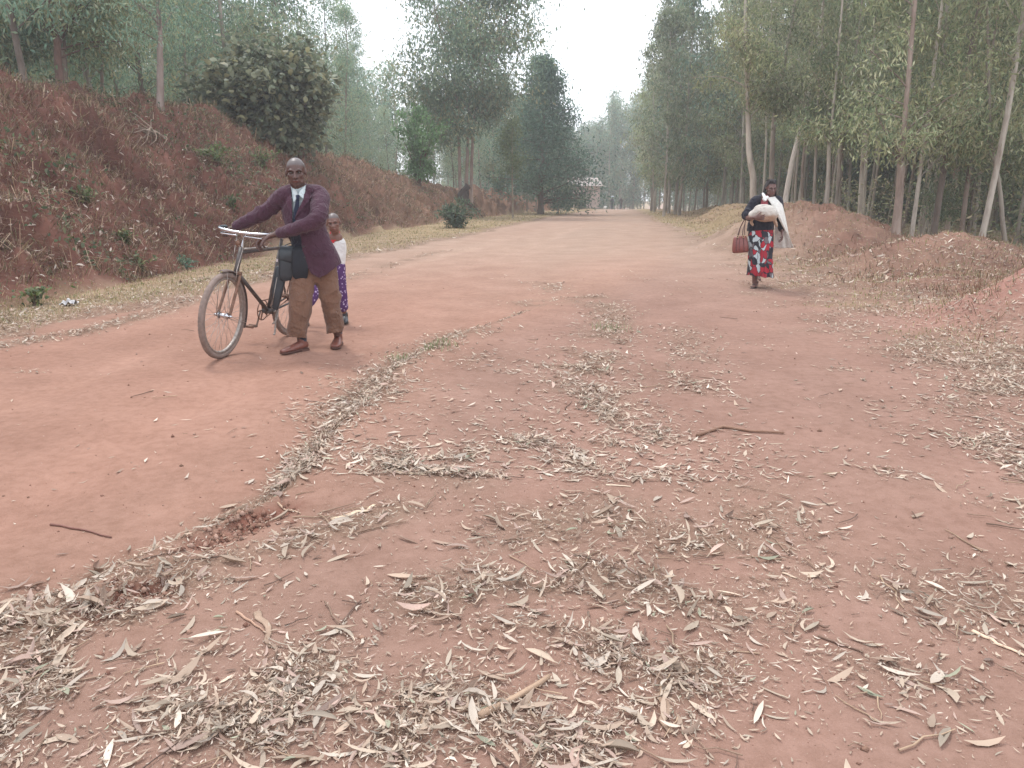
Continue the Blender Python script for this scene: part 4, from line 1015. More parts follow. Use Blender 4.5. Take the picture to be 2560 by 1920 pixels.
def hand(bag, wr, d, pn, thumb, curl=.5, s=1., spread=.12, tcurl=.5):
    """palm, four fingers of their own length and a thumb from the side of the palm"""
    d = nrm(d); pn = nrm(np.asarray(pn, float) - d * np.dot(pn, d)); th = np.cross(d, pn); th = th * np.sign(np.dot(th, thumb) + 1e-9); wr = np.asarray(wr, float)
    limb(bag, [wr - d * .02 * s, wr + d * .045 * s, wr + d * .088 * s], np.array([[.026, .019], [.037, .015], [.040, .012]]) * s, 12, side=th)
    for i, (o, L) in enumerate(((.030, .072), (.010, .080), (-.010, .074), (-.029, .058))):
        p = wr + d * (.086 - abs(o) * .15) * s + th * o * s; a = 0.; pts = [p - d * .015 * s, p]; R = [.009, .0092]
        for k, (fr_, cf) in enumerate(((.45, .8), (.3, 1.15), (.25, .7))):
            a += curl * cf * (1 + .08 * i); q = d * math.cos(a) + pn * math.sin(a) + th * o / .03 * spread * (1 if k == 0 else .4); p = p + nrm(q) * L * fr_ * s; pts.append(p); R.append(.0086 - .0009 * k)
        limb(bag, pts, np.array(R) * s, 8, sm=12)
    p = wr + d * .022 * s + th * .026 * s; pts = [p - th * .012 * s, p]
    for k, (L, a) in enumerate(((.036, .55), (.028, .30), (.022, .15))):
        q = th * math.sin(a + .35) + d * math.cos(a) + pn * (.25 + tcurl * (.35 + .5 * k)); p = p + nrm(q) * L * s; pts.append(p)
    limb(bag, pts, np.array([.015, .0135, .011, .0095, .008]) * s, 8, sm=12)
def shoe(parent, org, heel, toe, L, wd, col, sole, name='shoe', h=.07, solec=(.10, .05, .04)):
    """leather shoe from heel to toe on the ground (two meshes: upper and its sole)"""
    heel = np.asarray(heel, float); toe = np.asarray(toe, float); d = nrm(toe - heel); up = nrm(np.array([0, 0, 1.]) - d * d[2]); sd = np.cross(d, up)
    P = lambda a, z: heel + d * a * L + up * z
    b = Bag()
    limb(b, [P(.10, h * .62), P(.30, h * .60), P(.55, h * .44), P(.78, h * .36), P(.92, h * .30)], np.array([[.036, h * .58], [.036, h * .56], [.042, h * .44], [.044, h * .34], [.034, h * .26]]) * [[wd, 1]], 16, side=sd)
    limb(b, [P(.14, h * .7), P(.16, h * 1.35)], [[.036 * wd, .040]] * 2, 14, side=sd)
    vq = blob(b, .005, 2)
    def cf(V, N, C):
        a = (V - heel) @ d / L; z = (V - heel) @ up; C = C * (1 - .35 * ((a > .69) & (a < .715) & (z > h * .3))[:, None]); C = C * (1 - .25 * np.exp(-((z - .012) / .008) ** 2)[:, None]); return C
    o = put_blob(name, vq, M_LEATH, parent, org, col, None, cf)
    b = Bag()
    prof = [(-.01, .030), (.08, .036), (.3, .033), (.45, .034), (.65, .045), (.82, .045), (.95, .030), (1.0, .012)]
    for z0, z1 in ((0, .013),):
        up_ = [(heel + d * a * L + sd * w * wd + up * z) for z in (z0, z1) for a, w in prof] + [(heel + d * a * L - sd * w * wd + up * z) for z in (z0, z1) for a, w in prof]
        k = len(prof); q = []
        for i in range(k - 1): q += [[i, i + 1, 2 * k + i + 1, 2 * k + i], [k + i, 3 * k + i, 3 * k + i + 1, k + i + 1], [i, k + i, k + i + 1, i + 1], [2 * k + i, 2 * k + i + 1, 3 * k + i + 1, 3 * k + i]]
        q += [[0, 2 * k, 3 * k, k], [k - 1, 2 * k - 1, 4 * k - 1, 3 * k - 1]]
        b.add(np.array(up_) - np.array(org), q, None, solec)
    if True: b.add((np.array([heel + d * a * L + sd * w * .034 * wd + up * z for a in (-.005, .27) for w in (-1, 1) for z in (-.012, .0)]) - np.array(org)), [[0, 1, 3, 2], [4, 6, 7, 5], [0, 4, 5, 1], [2, 3, 7, 6], [0, 2, 6, 4], [1, 5, 7, 3]], None, solec)
    s = b.obj('sole', M_LEATH, o, False); return o
def folds(axis_pts, freq, amp, seed=0, extra=.5):
    """cloth creases that run round a limb, deeper near its bends"""
    A = np.array([list(p) for p in axis_pts], float)
    def f(V):
        best = np.full(len(V), 9e9); al = np.zeros(len(V)); L = 0; bend = np.zeros(len(V))
        for a, b_ in zip(A[:-1], A[1:]):
            d = b_ - a; l = np.linalg.norm(d); t = np.clip(((V - a) @ d) / l ** 2, 0, 1); ds = np.linalg.norm(V - a - t[:, None] * d, axis=1); m = ds < best; best = np.where(m, ds, best); al = np.where(m, L + t * l, al); L += l
        for j in A[1:-1]: bend = np.maximum(bend, np.exp(-(np.linalg.norm(V - j, axis=1) / .13) ** 2))
        w = n3(V, 7, seed); ph = al * freq + w * 3.2 + n3(V, 3, seed + 5) * 3
        r = ((1 - np.abs(np.sin(ph))) ** 1.4 - .4) * (.4 + 1.2 * np.clip(n3(V, 8, seed + 9) + .3, 0, 1))
        return amp * r * (.35 + bend * 1.1) * (best < .25) + n3(V, 9, seed + 2) * amp * extra
    return f

# ---------------- the man pushing the bicycle
def man():
    P = PM; org = tuple(P(930, 1530, 7.03)); org = (org[0], org[1], Hs(org[0], org[1]))
    e = empty('person', org); SK = (.100, .052, .042)
    hc = P(829, 214, 6.98); b = Bag(); fr = head(b, hc, .262, (.16, -1, -.10), (-.03, 0, 1), 1.0)
    nb, ch, pv = P(856, 350, 7.05), P(880, 470, 7.06), P(960, 880, 7.06)
    limb(b, [hc + np.array([0, .03, -.05]), P(845, 310, 7.02), nb + [0, 0, -.03]], [.066, .062, .075])
    limb(b, [nb + [0, 0, -.06], ch, P(920, 680, 7.06), pv], [[.10, .07], [.15, .09], [.12, .09], [.13, .09]], side=(1, 0, 0))
    shR, elR, wrR = P(735, 385, 7.02), P(580, 512, 7.08), P(372, 622, 7.1)
    shL, elL, wrL = P(1000, 390, 7.0), P(985, 560, 6.80), P(672, 672, 6.86)
    limb(b, [nb + [0, 0, -.08], shR, elR, wrR], [.06, .05, .036, .026]); limb(b, [nb + [0, 0, -.08], shL, elL, wrL], [.06, .05, .036, .027])
    gR, gL = P(318, 650, 7.12), P(612, 694, 6.88)
    hand(b, wrR + (gR - wrR) * .12, gR - wrR + [-.02, 0, .01], (0, -.35, -1), (.6, -.8, 0), .95, 1.06, .05)
    hand(b, wrL + (gL - wrL) * .15, (gL - wrL) + [-.02, -.015, -.01], (-.1, -.1, -1), (-.2, -.7, -.2), .62, 1.36, .18, .7)
    hpA, knA, anA = P(885, 900, 7.04), P(868, 1160, 6.95), P(868, 1450, 6.96)
    hpB, knB, anB = P(1030, 900, 7.08), P(1090, 1150, 7.08), P(1135, 1400, 7.16)
    limb(b, [pv, hpA, knA, anA], [.10, .085, .058, .038]); limb(b, [pv, hpB, knB, anB], [.10, .085, .058, .038])
    V, Q, N = blob(b, .0045, 2)
    C = np.broadcast_to(np.array(SK), V.shape) * (1 + .10 * n3(V, 11)[:, None])
    V, C = head_post(fr, SK, (.105, .085, .082), .155, V, N, C.copy(), (1.35, .85, .9))
    palm = np.exp(-(np.linalg.norm(V - gL, axis=1) / .05) ** 2)[:, None]; C = C * (1 - palm) + palm * np.array([.26, .125, .095])  # paler, pinker tint blended over the whole left hand
    put_blob('body', (V, Q, N), M_SKIN, e, org, colf=lambda a, b_, c: C)
    eyes(fr, e, org)
    # white shirt with collar and tie
    b = Bag(); limb(b, [P(848, 335, 7.03), P(862, 380, 7.05), P(885, 500, 7.05), P(905, 660, 7.05), P(930, 830, 7.06)], [[.075, .068], [.125, .09], [.158, .11], [.15, .115], [.145, .115]], 20, side=(1, 0, 0))
    SH = blob(b, .007, 3)
    def shc(V, N, C):
        x, y = P.inv(V); k = sst(575, 615, y)[:, None]; return C * (1 - k) + k * np.array([.02, .022, .035])
    put_blob('shirt', SH, M_CLOTH, e, org, (.52, .60, .62), folds([P(860, 380, 7), P(900, 800, 7)], 9, .004, 3), shc)
    b = Bag()
    for poly, Yf in ((((792, 308), (800, 375), (812, 432), (846, 385), (838, 352)), 0), (((906, 300), (898, 352), (882, 405), (848, 372), (858, 348)), 1)):
        th = .007; pts = []
        Ys = {0: (7.0, 6.94, 6.93, 6.92, 6.94), 1: (7.0, 6.95, 6.93, 6.92, 6.94)}[Yf]
        for off in (0, th):
            for (x, y), yy in zip(poly, Ys): pts.append(P(x, y, yy + off))
        k = len(poly); pts = np.array(pts) - np.array(org)
        b.add(pts, [[i, (i + 1) % k, k + (i + 1) % k, k + i] for i in range(k)], [[0, 2, 1], [0, 3, 2], [0, 4, 3], [5, 6, 7], [5, 7, 8], [5, 8, 9]], (.60, .67, .68))
    b.obj('collar', M_CLOTH, e, False)
    b = Bag(); limb(b, [P(843, 385, 6.925), P(842, 402, 6.92)], [[.019, .012], [.014, .011]], 10, side=(1, 0, 0)); limb(b, [P(843, 402, 6.925), P(838, 450, 6.922), P(830, 520, 6.925), P(826, 600, 6.93)], [[.014, .006], [.021, .006], [.027, .006], [.03, .006]], 10, side=(1, 0, 0))
    put_blob('tie', blob(b, .004, 1), M_CLOTH, e, org, (.022, .028, .055))
    # plum blazer
    b = Bag(); sx = (1, 0, 0)
    limb(b, [P(868, 345, 7.06), P(872, 372, 7.06), P(878, 430, 7.05), P(885, 520, 7.05), P(905, 620, 7.05), P(935, 720, 7.06), P(975, 820, 7.07), P(1000, 900, 7.08), P(1012, 975, 7.08)],
         [[.085, .075], [.150, .10], [.188, .13], [.186, .14], [.178, .145], [.176, .15], [.192, .155], [.205, .16], [.205, .16]], 28, side=sx)
    limb(b, [P(790, 352, 7.04), shR + [0, 0, -.004], P(660, 455, 7.06), elR, P(480, 565, 7.09), P(388, 612, 7.1)], [.066, .078, .072, .068, .057, .047], 20)
    limb(b, [P(930, 352, 7.04), P(985, 372, 7.02), shL + [.012, 0, -.01], P(1005, 470, 6.90), elL, P(850, 620, 6.79), P(715, 662, 6.84)], [.066, .080, .083, .079, .073, .060, .050], 20)
    JK = blob(b, .0062, 4); JC = (.068, .028, .045)
    fo = folds([shR, elR, P(400, 610, 7.1)], 34, .018, 1); fo2 = folds([shL, elL, P(705, 660, 6.85)], 30, .013, 2); fo3 = folds([P(880, 420, 7.05), P(1000, 940, 7.08)], 9, .011, 4)
    V, Q, N = JK
    dR = np.minimum.reduce([np.linalg.norm(V - p, axis=1) for p in (elR, P(480, 565, 7.09), P(660, 455, 7.06))]) < .16
    dL = np.minimum.reduce([np.linalg.norm(V - p, axis=1) for p in (elL, P(850, 620, 6.79), P(1005, 470, 6.9), P(760, 650, 6.83))]) < .14
    V = V + N * (np.where(dR, fo(V), np.where(dL, fo2(V), fo3(V))))[:, None]; JK = (V, Q, N)
    opening = [(793, 300), (792, 420), (802, 560), (790, 640), (775, 700), (772, 900), (885, 1100), (905, 940), (878, 800), (868, 700), (838, 600), (822, 548), (836, 505), (884, 412), (905, 300)]
    arm = lambda c: (c[:, 1] < 6.895)
    hem = [(640, 300), (560, 790), (770, 800), (870, 780), (884, 830), (905, 900), (945, 962), (1000, 992), (1060, 965), (1110, 925), (1168, 880), (1230, 700), (1200, 300)]
    so_ = P.sel(opening); sh_ = P.sel(hem, False)
    def keepj(c, n):
        x, y = P.inv(c); cut = so_(c, n) & ~(arm(c) & (y > 480)); low = (y > 760) & ~sh_(c, n)
        cuff = ((c - P(694, 668, 6.85)) @ nrm(gL - elL) > 0) & (c[:, 1] < 6.93) & (x < 800)
        cuff |= ((c - P(376, 622, 7.1)) @ nrm(gR - elR) > 0) & (x < 420)
        return ~(cut | low | cuff)
    def jcol(V, N, C):
        return C * (1 + .10 * n3(V, 26, 3)[:, None] + .08 * n3(V, 120, 1)[:, None])
    put_blob('blazer', JK, M_CLOTH, e, org, JC, None, jcol, keepj, .005)
    lc = tuple(np.array(JC) * 1.12)
    notarm = lambda c, n: (c[:, 1] > 6.86) | (P.inv(c)[1] < 520)
    for poly in ([(792, 312), (760, 330), (742, 352), (757, 372), (745, 392), (760, 440), (780, 500), (800, 560), (799, 440), (793, 380)], [(905, 298), (942, 325), (952, 352), (935, 368), (948, 388), (915, 440), (870, 490), (824, 548), (838, 500), (884, 410)]):
        f0 = P.sel(poly); patch('lapel', JK, lambda c, n, f0=f0: f0(c, n) & notarm(c, n), .001, .007, M_CLOTH, e, org, lc)
    patch('pocket_flap', JK, P.sel([(945, 795), (1052, 800), (1054, 832), (946, 826)]), .001, .007, M_CLOTH, e, org, tuple(np.array(JC) * .92))
    for (x, y, Y) in ((893, 840, 6.92), (886, 760, 6.915)):
        b = Bag(); ball(b, (0, 0, 0), (.009, .004, .009), None, 8); b.C = [np.full((len(b.V[0]), 3), .03)]; o = b.obj('button', M_LEATH, e); o.location = P(x, y, Y) - np.array(org)
    # brown trousers
    b = Bag()
    limb(b, [P(925, 800, 7.06), P(940, 880, 7.06), P(955, 950, 7.06)], [[.14, .11], [.155, .115], [.15, .11]], 20, side=sx)
    limb(b, [P(890, 890, 7.05), P(875, 1020, 7.01), P(866, 1150, 6.96), P(852, 1290, 6.95), P(833, 1418, 6.955)], [[.112, .105], [.112, .10], [.106, .098], [.098, .096], [.092, .098]], 20, side=sx)
    limb(b, [P(1025, 890, 7.08), P(1060, 1020, 7.08), P(1088, 1150, 7.08), P(1106, 1280, 7.12), P(1118, 1385, 7.16)], [[.120, .105], [.108, .10], [.092, .095], [.080, .092], [.077, .094]], 20, side=sx)
    TR = blob(b, .0065, 3)
    tf = folds([hpA, knA, P(835, 1440, 6.95)], 17, .013, 7, 1.1); tf2 = folds([hpB, knB, P(1118, 1400, 7.16)], 19, .017, 8, 1.1)
    def td(V): x, y = P.inv(V); return np.where(x < 960, tf(V), tf2(V))
    def tk(c, n):
        x, y = P.inv(c); return ~(((x < 960) & (y > 1432 + (x - 830) * .08)) | ((x >= 960) & (y > 1398 - (x - 1110) * .12)))
    def tcol(V, N, C):
        x, y = P.inv(V); cr = np.exp(-((x - np.interp(y, [900, 1150, 1420], [905, 892, 850])) / 5) ** 2) * (x < 960); return C * (1 + .09 * n3(V, 6, 3)[:, None] - .12 * cr[:, None])
    put_blob('trousers', TR, M_CLOTH, e, org, (.175, .094, .062), td, tcol, tk, .004)
    # socks and shoes
    for an, hl, to in ((anA, P(915, 1530, 6.99), P(748, 1522, 6.84)), (anB, P(1150, 1462, 7.27), P(1118, 1495, 7.02))):
        hl = hl.copy(); to = to.copy(); hl[2] = Hs(hl[0], hl[1]) + .014; to[2] = Hs(to[0], to[1]) + .014
        shoe(e, org, hl, to, max(.27, np.linalg.norm(to - hl)), 1.12, (.17, .060, .042), None)
        b = Bag(); aa = hl + nrm(to - hl) * .045; limb(b, [aa + [0, 0, .06], aa + [0, 0, .13], an + [0, 0, .08]], [.039, .042, .042]); put_blob('sock', blob(b, .007, 1), M_CLOTH, e, org, (.035, .04, .055))
    tag(e, 'man in plum blazer, white shirt, dark tie and brown trousers pushing a bicycle', 'person')
man()

# ---------------- the child peeping out behind him
def child():
    P = PM; org = P(1120, 1310, 8.6); org = (org[0], org[1], Hs(org[0], org[1])); e = empty('person', org)
    b = Bag(); hc = P(1108, 588, 8.52); fr = head(b, hc, .222, (.10, -1, -.06), (-.12, 0, 1), .95, 1.02); SK = (.17, .082, .06)
    nk = P(1120, 690, 8.58); limb(b, [hc + [.01, .02, -.05], nk], [.045, .046]); limb(b, [nk, P(1112, 800, 8.6), P(1100, 900, 8.6)], [[.085, .06], [.10, .075], [.10, .08]], side=(1, 0, 0))
    shA, shB = P(1150, 732, 8.6), P(1070, 735, 8.6)
    limb(b, [nk, shA, P(1160, 850, 8.66), P(1130, 930, 8.55)], [.04, .04, .03, .022]); limb(b, [nk, shB, P(1050, 850, 8.6), P(1020, 930, 8.5)], [.04, .04, .03, .022])
    hand(b, P(1130, 930, 8.55), (-.1, -.1, -1), (-1, 0, 0), (0, -1, 0), .3, .8); hand(b, P(1020, 930, 8.5), (0, -.1, -1), (1, 0, 0), (0, -1, 0), .3, .8)
    lA = [P(1140, 900, 8.6), P(1160, 1060, 8.58), P(1185, 1240, 8.62)]; lB = [P(1065, 900, 8.6), P(1000, 1060, 8.45), P(905, 1210, 8.3)]
    limb(b, lA, [.07, .045, .03]); limb(b, lB, [.07, .045, .03])
    V, Q, N = blob(b, .005, 2); C = np.broadcast_to(np.array(SK), V.shape).copy(); V, C = head_post(fr, SK, (.11, .085, .08), .155, V, N, C, (1.3, .8, .8))
    put_blob('body', (V, Q, N), M_SKIN, e, org, colf=lambda a, b_, c: C); eyes(fr, e, org, (.3, .26, .24))
    b = Bag(); limb(b, [P(1120, 664, 8.6), P(1122, 700, 8.6), P(1122, 735, 8.6), P(1115, 830, 8.6), P(1105, 925, 8.6)], [[.052, .05], [.09, .066], [.12, .08], [.125, .09], [.125, .095]], 18, side=(1, 0, 0))
    limb(b, [P(1140, 705, 8.6), shA, P(1160, 790, 8.62), P(1152, 850, 8.64)], [.05, .06, .056, .05]); limb(b, [shB, P(1052, 800, 8.6), P(1048, 850, 8.6)], [.056, .052, .05])
    T = blob(b, .007, 2); put_blob('top', T, M_CLOTH, e, org, (.72, .70, .68), folds([shA, P(1105, 900, 8.6)], 14, .006, 5))
    patch('collar', T, P.sel([(1040, 620), (1070, 715), (1108, 735), (1140, 690), (1165, 640), (1165, 600)]), .002, .006, M_CLOTH, e, org, (.45, .03, .035))
    b = Bag(); limb(b, [P(1113, 672, 8.585), P(1119, 702, 8.6)], [[.056, .056], [.066, .060]], side=(1, 0, 0)); put_blob('neckband', blob(b, .006, 1), M_CLOTH, e, org, (.42, .03, .035))
    b = Bag(); limb(b, [P(1120, 890, 8.6), P(1100, 930, 8.6)], [[.11, .09]] * 2, side=(1, 0, 0)); limb(b, [lA[0], P(1158, 1050, 8.58), P(1176, 1205, 8.6)], [.085, .068, .062]); limb(b, [lB[0], P(1000, 1050, 8.45), P(930, 1170, 8.33)], [.085, .068, .058])
    m, t, bs = new_mat('purple_print'); tc = t.nodes.new('ShaderNodeTexCoord'); vo = t.nodes.new('ShaderNodeTexVoronoi'); vo.inputs['Scale'].default_value = 34; t.links.new(tc.outputs['Object'], vo.inputs['Vector'])
    t.links.new(ramp(t, vo.outputs['Distance'], [(.0, (.55, .47, .6)), (.27, (.44, .35, .5)), (.36, (.085, .025, .12)), (1., (.06, .018, .09))]), bs.inputs['Base Color']); bs.inputs['Roughness'].default_value = .85
    put_blob('trousers', blob(b, .007, 2), m, e, org, (.3, .1, .3), folds(lA, 20, .006, 9))
    for a, bb in ((P(1195, 1270, 8.72), P(1188, 1300, 8.5)), (P(905, 1270, 8.40), P(880, 1290, 8.20))):
        a = a.copy(); bb = bb.copy(); a[2] = Hs(a[0], a[1]) + .014; bb[2] = Hs(bb[0], bb[1]) + .014
        shoe(e, org, a, bb, .2, .9, (.02, .02, .024), None, 'shoe', .06, (.015, .015, .015))
    tag(e, 'small child in white top with red collar and purple trousers peeping from behind the man', 'person')
child()

# ---------------- the woman carrying a bundle
def woman():
    P = PW; Y = 11.8; org = P(545, 1505, Y); org = (org[0], org[1], Hs(org[0], org[1])); e = empty('person', org); sx = (1, 0, 0)
    b = Bag(); hc = P(742, 258, Y - .02); fr = head(b, hc, .240, (.06, -1, -.16), (.02, 0, 1), 1.0); SK = (.115, .058, .050)
    SK = (.135, .068, .056); nk = P(718, 372, Y + .03); limb(b, [hc + [-.01, .03, -.06], P(728, 345, Y + .02), nk], [.052, .050, .055])
    limb(b, [nk, P(690, 450, Y + .03), P(650, 620, Y + .03), P(612, 780, Y + .03)], [[.09, .07], [.13, .085], [.11, .09], [.13, .10]], side=sx)
    shR, elR, wrR = P(540, 415, Y), P(432, 610, Y - .06), P(540, 625, Y - .37)
    shL, elL, wrL = P(835, 420, Y + .02), P(858, 620, Y + .04), P(882, 800, Y - .04)
    limb(b, [nk, shR, elR, wrR], [.05, .045, .034, .024]); limb(b, [nk, shL, elL, wrL], [.05, .045, .034, .024])
    hand(b, wrR, (1, -.10, .02), (.1, .9, .3), (0, -.2, 1), .22, 1.05, .12, .3)
    hand(b, wrL, (.06, -.05, -1), (-1, .1, 0), (-.1, -1, 0), .38, 1.05, .18)
    lgA = [P(590, 790, Y + .03), P(560, 1120, Y - .05), P(535, 1440, Y + .02)]; lgB = [P(650, 790, Y + .03), P(620, 1120, Y + .1), P(580, 1290, Y + .45)]
    limb(b, lgA, [.09, .06, .036]); limb(b, lgB, [.09, .06, .036])
    # bare feet in sandals
    gz = Hs(*P(540, 1500, Y)[:2]); hl = P(555, 1490, Y + .06); to = P(500, 1500, Y - .14); hl[2] = gz + .045; to[2] = gz + .03
    limb(b, [lgA[2], hl + [0, 0, .03]], [.036, .034]); d = nrm(to - hl); limb(b, [hl, hl + d * .10, hl + d * .19], [[.030, .026], [.036, .020], [.038, .012]], side=np.cross(d, [0, 0, 1]))
    for k in range(5): p = hl + d * .19 + np.cross(d, [0, 0, 1]) * (k - 2) * .014; limb(b, [p, p + d * (.035 - .004 * k)], [.009 if k else .012, .007])
    f2 = lgB[2]; limb(b, [f2, f2 + [0, .02, -.05]], [.034, .03]); limb(b, [f2 + [0, .03, -.05], f2 + [0, -.05, -.10], f2 + [0, -.12, -.13]], [.028, .026, .02])
    V, Q, N = blob(b, .0045, 2); C = np.broadcast_to(np.array(SK), V.shape).copy(); V, C = head_post(fr, SK, None, 0, V, N, C, (1.3, .85, .95))
    put_blob('body', (V, Q, N), M_SKIN, e, org, colf=lambda a, b_, c: C); eyes(fr, e, org)
    b = Bag(); limb(b, [hl + [0, 0, -.036], hl + d * .1 + [0, 0, -.034], hl + d * .215 + [0, 0, -.028]], [[.034, .008], [.038, .008], [.042, .008]], side=np.cross(d, [0, 0, 1]))
    limb(b, [hl + d * .13 + np.cross(d, [0, 0, 1]) * .04 + [0, 0, -.02], hl + d * .14 + [0, 0, .028], hl + d * .13 - np.cross(d, [0, 0, 1]) * .04 + [0, 0, -.02]], [.008, .008, .008])
    put_blob('sandal', blob(b, .005, 1), M_LEATH, e, org, (.05, .03, .028))
    # braided hair: a cap and strands falling behind the shoulders
    c, hh, M = fr; b = Bag(); T = lambda *p: c + M @ (np.array(p) * hh)
    ball(b, T(0, -.12, .17), np.array([.335, .42, .36]) * hh, M); ball(b, T(0, -.05, .38), np.array([.26, .32, .17]) * hh, M)
    rr = np.random.default_rng(8)
    for k in range(26):
        s = -1 if k % 2 else 1; a = rr.random(); x0 = s * (.275 + .05 * rr.random()); y0 = -.30 + .32 * a
        Lz = -.55 - .45 * rr.random(); limb(b, [T(x0, y0, .15), T(x0 * 1.12, y0, -.2), T(x0 * (1.25 + .25 * rr.random()), y0 + .05, Lz), T(x0 * 1.35, y0 + .02, Lz - .2)], np.array([.04, .036, .034, .02]) * hh, 6, sm=10)
    for k in range(14):
        x0 = -.24 + .48 * k / 13; limb(b, [T(x0 * .75, .27, .33), T(x0 * .9, .05, .53), T(x0, -.3, .45)], np.array([.02, .03, .03]) * hh, 6, sm=9)
    Hh = blob(b, .0055, 1)
    def hk(cn, n): L = (cn - c) @ M / hh; return ~((L[:, 1] > .13) & (L[:, 2] < .33 - 1.2 * np.clip(np.abs(L[:, 0]) - .16, 0, 1)) & (np.abs(L[:, 0]) < .30) & (L[:, 2] > -.6))
    put_blob('hair', Hh, M_CLOTH, e, org, (.018, .014, .015), lambda V: n3(V, 60, 2) * .003, None, hk, .004)
    # pink blouse, black cardigan
    b = Bag(); limb(b, [P(712, 372, Y + .03), P(692, 410, Y + .03), P(680, 500, Y + .03), P(650, 640, Y + .03)], [[.08, .07], [.13, .09], [.145, .105], [.14, .11]], 18, side=sx)
    put_blob('blouse', blob(b, .007, 2), M_CLOTH, e, org, (.42, .10, .12))
    b = Bag(); limb(b, [P(708, 366, Y + .05), P(692, 398, Y + .04), P(672, 500, Y + .03), P(645, 620, Y + .03), P(615, 720, Y + .03), P(605, 790, Y + .03)], [[.09, .08], [.155, .10], [.175, .12], [.175, .13], [.195, .14], [.20, .145]], 24, side=sx)
    limb(b, [P(600, 395, Y + .02), shR, P(480, 510, Y), elR + [0, 0, .02], P(480, 622, Y - .10)], [.06, .07, .068, .066, .056]); limb(b, [P(790, 395, Y + .02), shL, elL, P(872, 760, Y)], [.06, .068, .060, .052])
    K_ = blob(b, .0065, 3)
    def kc(cn, n):
        x, y = P.inv(cn); op = inpoly(x, y, [(640, 300), (612, 400), (612, 470), (640, 560), (745, 560), (705, 430), (760, 330)]) & (n[:, 1] < .0); return ~(op | (y > 785 - (x - 600) * .05) & (y < 1200) & (x < 800))
    fk = folds([shR, elR, wrR], 28, .016, 11); fk2 = folds([P(690, 400, Y), P(610, 780, Y)], 11, .008, 12)
    def kd(V): m = (np.linalg.norm(V - elR, axis=1) < .2); return np.where(m, fk(V), fk2(V))
    put_blob('cardigan', K_, M_CLOTH, e, org, (.017, .018, .028), kd, None, kc, .004)
    # wrapped skirt in red, white and black print
    b = Bag(); limb(b, [P(612, 750, Y + .03), P(612, 850, Y + .02), P(610, 1000, Y), P(602, 1150, Y), P(598, 1280, Y + .02), P(597, 1375, Y + .04)], [[.17, .13], [.192, .15], [.185, .15], [.185, .155], [.196, .17], [.204, .19]], 26, side=sx)
    SKT = blob(b, .007, 3)
    def sd_(V): x, y = P.inv(V); ph = (x - 600) * .045 + (V[:, 1] - Y) * 9 + n3(V, 3, 4) * 3; return sst(780, 1100, y) * (.011 * np.sin(ph) + .006 * np.sin(ph * 2.3)) + n3(V, 6, 6) * .008
    def sk_(cn, n): x, y = P.inv(cn); return ~((y > 1345 + (x - 440) * .12 + 6 * np.sin(x * .05)) | (y < 762))
    m, t, bs = new_mat('printed_cloth'); tc, vo, ve, mp, nz = nodes(t, 'TexCoord', 'TexVoronoi', 'TexVoronoi', 'Mapping', 'TexNoise')
    mp.inputs['Scale'].default_value = (1.15, .9, .8); t.links.new(tc.outputs['Object'], mp.inputs[0]); nz.inputs['Scale'].default_value = 7; t.links.new(mp.outputs[0], nz.inputs['Vector'])
    wv = mixc(t, .07, (0, 0, 0), (0, 0, 0)); add = t.nodes.new('ShaderNodeVectorMath'); add.operation = 'MULTIPLY_ADD'; t.links.new(nz.outputs['Color'], add.inputs[0]); add.inputs[1].default_value = (.12, .12, .12); t.links.new(mp.outputs[0], add.inputs[2])
    for q_ in (vo, ve): q_.inputs['Scale'].default_value = 13.5; t.links.new(add.outputs[0], q_.inputs['Vector'])
    ve.feature = 'DISTANCE_TO_EDGE'
    sep = t.nodes.new('ShaderNodeSeparateColor'); t.links.new(vo.outputs['Color'], sep.inputs[0])
    rmp = ramp(t, sep.outputs[0], [(0, (.36, .012, .028)), (.28, (.018, .018, .028)), (.52, (.46, .52, .54)), (.70, (.32, .015, .03)), (.88, (.14, .12, .13))])
    for n_ in t.nodes:
        if n_.type == 'VALTORGB': n_.color_ramp.interpolation = 'CONSTANT'
    ed = ramp(t, ve.outputs['Distance'], [(.03, 0.), (.06, 1.)]); t.links.new(mixc(t, ed, (.016, .016, .024), rmp), bs.inputs['Base Color']); bs.inputs['Roughness'].default_value = .85
    put_blob('skirt', SKT, m, e, org, (.4, .05, .05), sd_, None, sk_, .004)
    # white cloth tied at the neck, over her left shoulder and down her back
    def sheet(b, Lp, Rp, n=22, w=16, seed=0, amp=.012, th=.004):
        A = smooth_path(np.array(Lp), n); B_ = smooth_path(np.array(Rp), n); t_ = np.linspace(0, 1, w)[None, :, None]; Gd = A[:, None] * (1 - t_) + B_[:, None] * t_
        bow = np.sin(np.pi * t_) * .03; Gd[..., 1] -= bow[..., 0]
        V = Gd.reshape(-1, 3); f = np.tile(np.linspace(0, 1, w), n); r_ = np.repeat(np.linspace(0, 1, n), w)
        V[:, 1] += amp * np.sin(f * 15 + seed + r_ * 2) * (.4 + r_); V2 = V + [0, th, 0]
        i = (np.arange(n - 1)[:, None] * w + np.arange(w - 1)[None]).ravel(); q = np.stack([i, i + 1, i + w + 1, i + w], 1); k = n * w
        ed_ = [[a, a + w, k + a + w, k + a] for a in range(0, (n - 1) * w, w)] + [[a, k + a, k + a + w, a + w] for a in range(w - 1, (n - 1) * w, w)] + [[a, k + a, k + a + 1, a + 1] for a in list(range(w - 1))] + [[a, a + 1, k + a + 1, k + a] for a in range((n - 1) * w, n * w - 1)]
        b.add(np.vstack([V, V2]) - np.array(org), np.vstack([q, q[:, ::-1] + k, np.array(ed_)]), None, (.72, .70, .65))
    b = Bag()
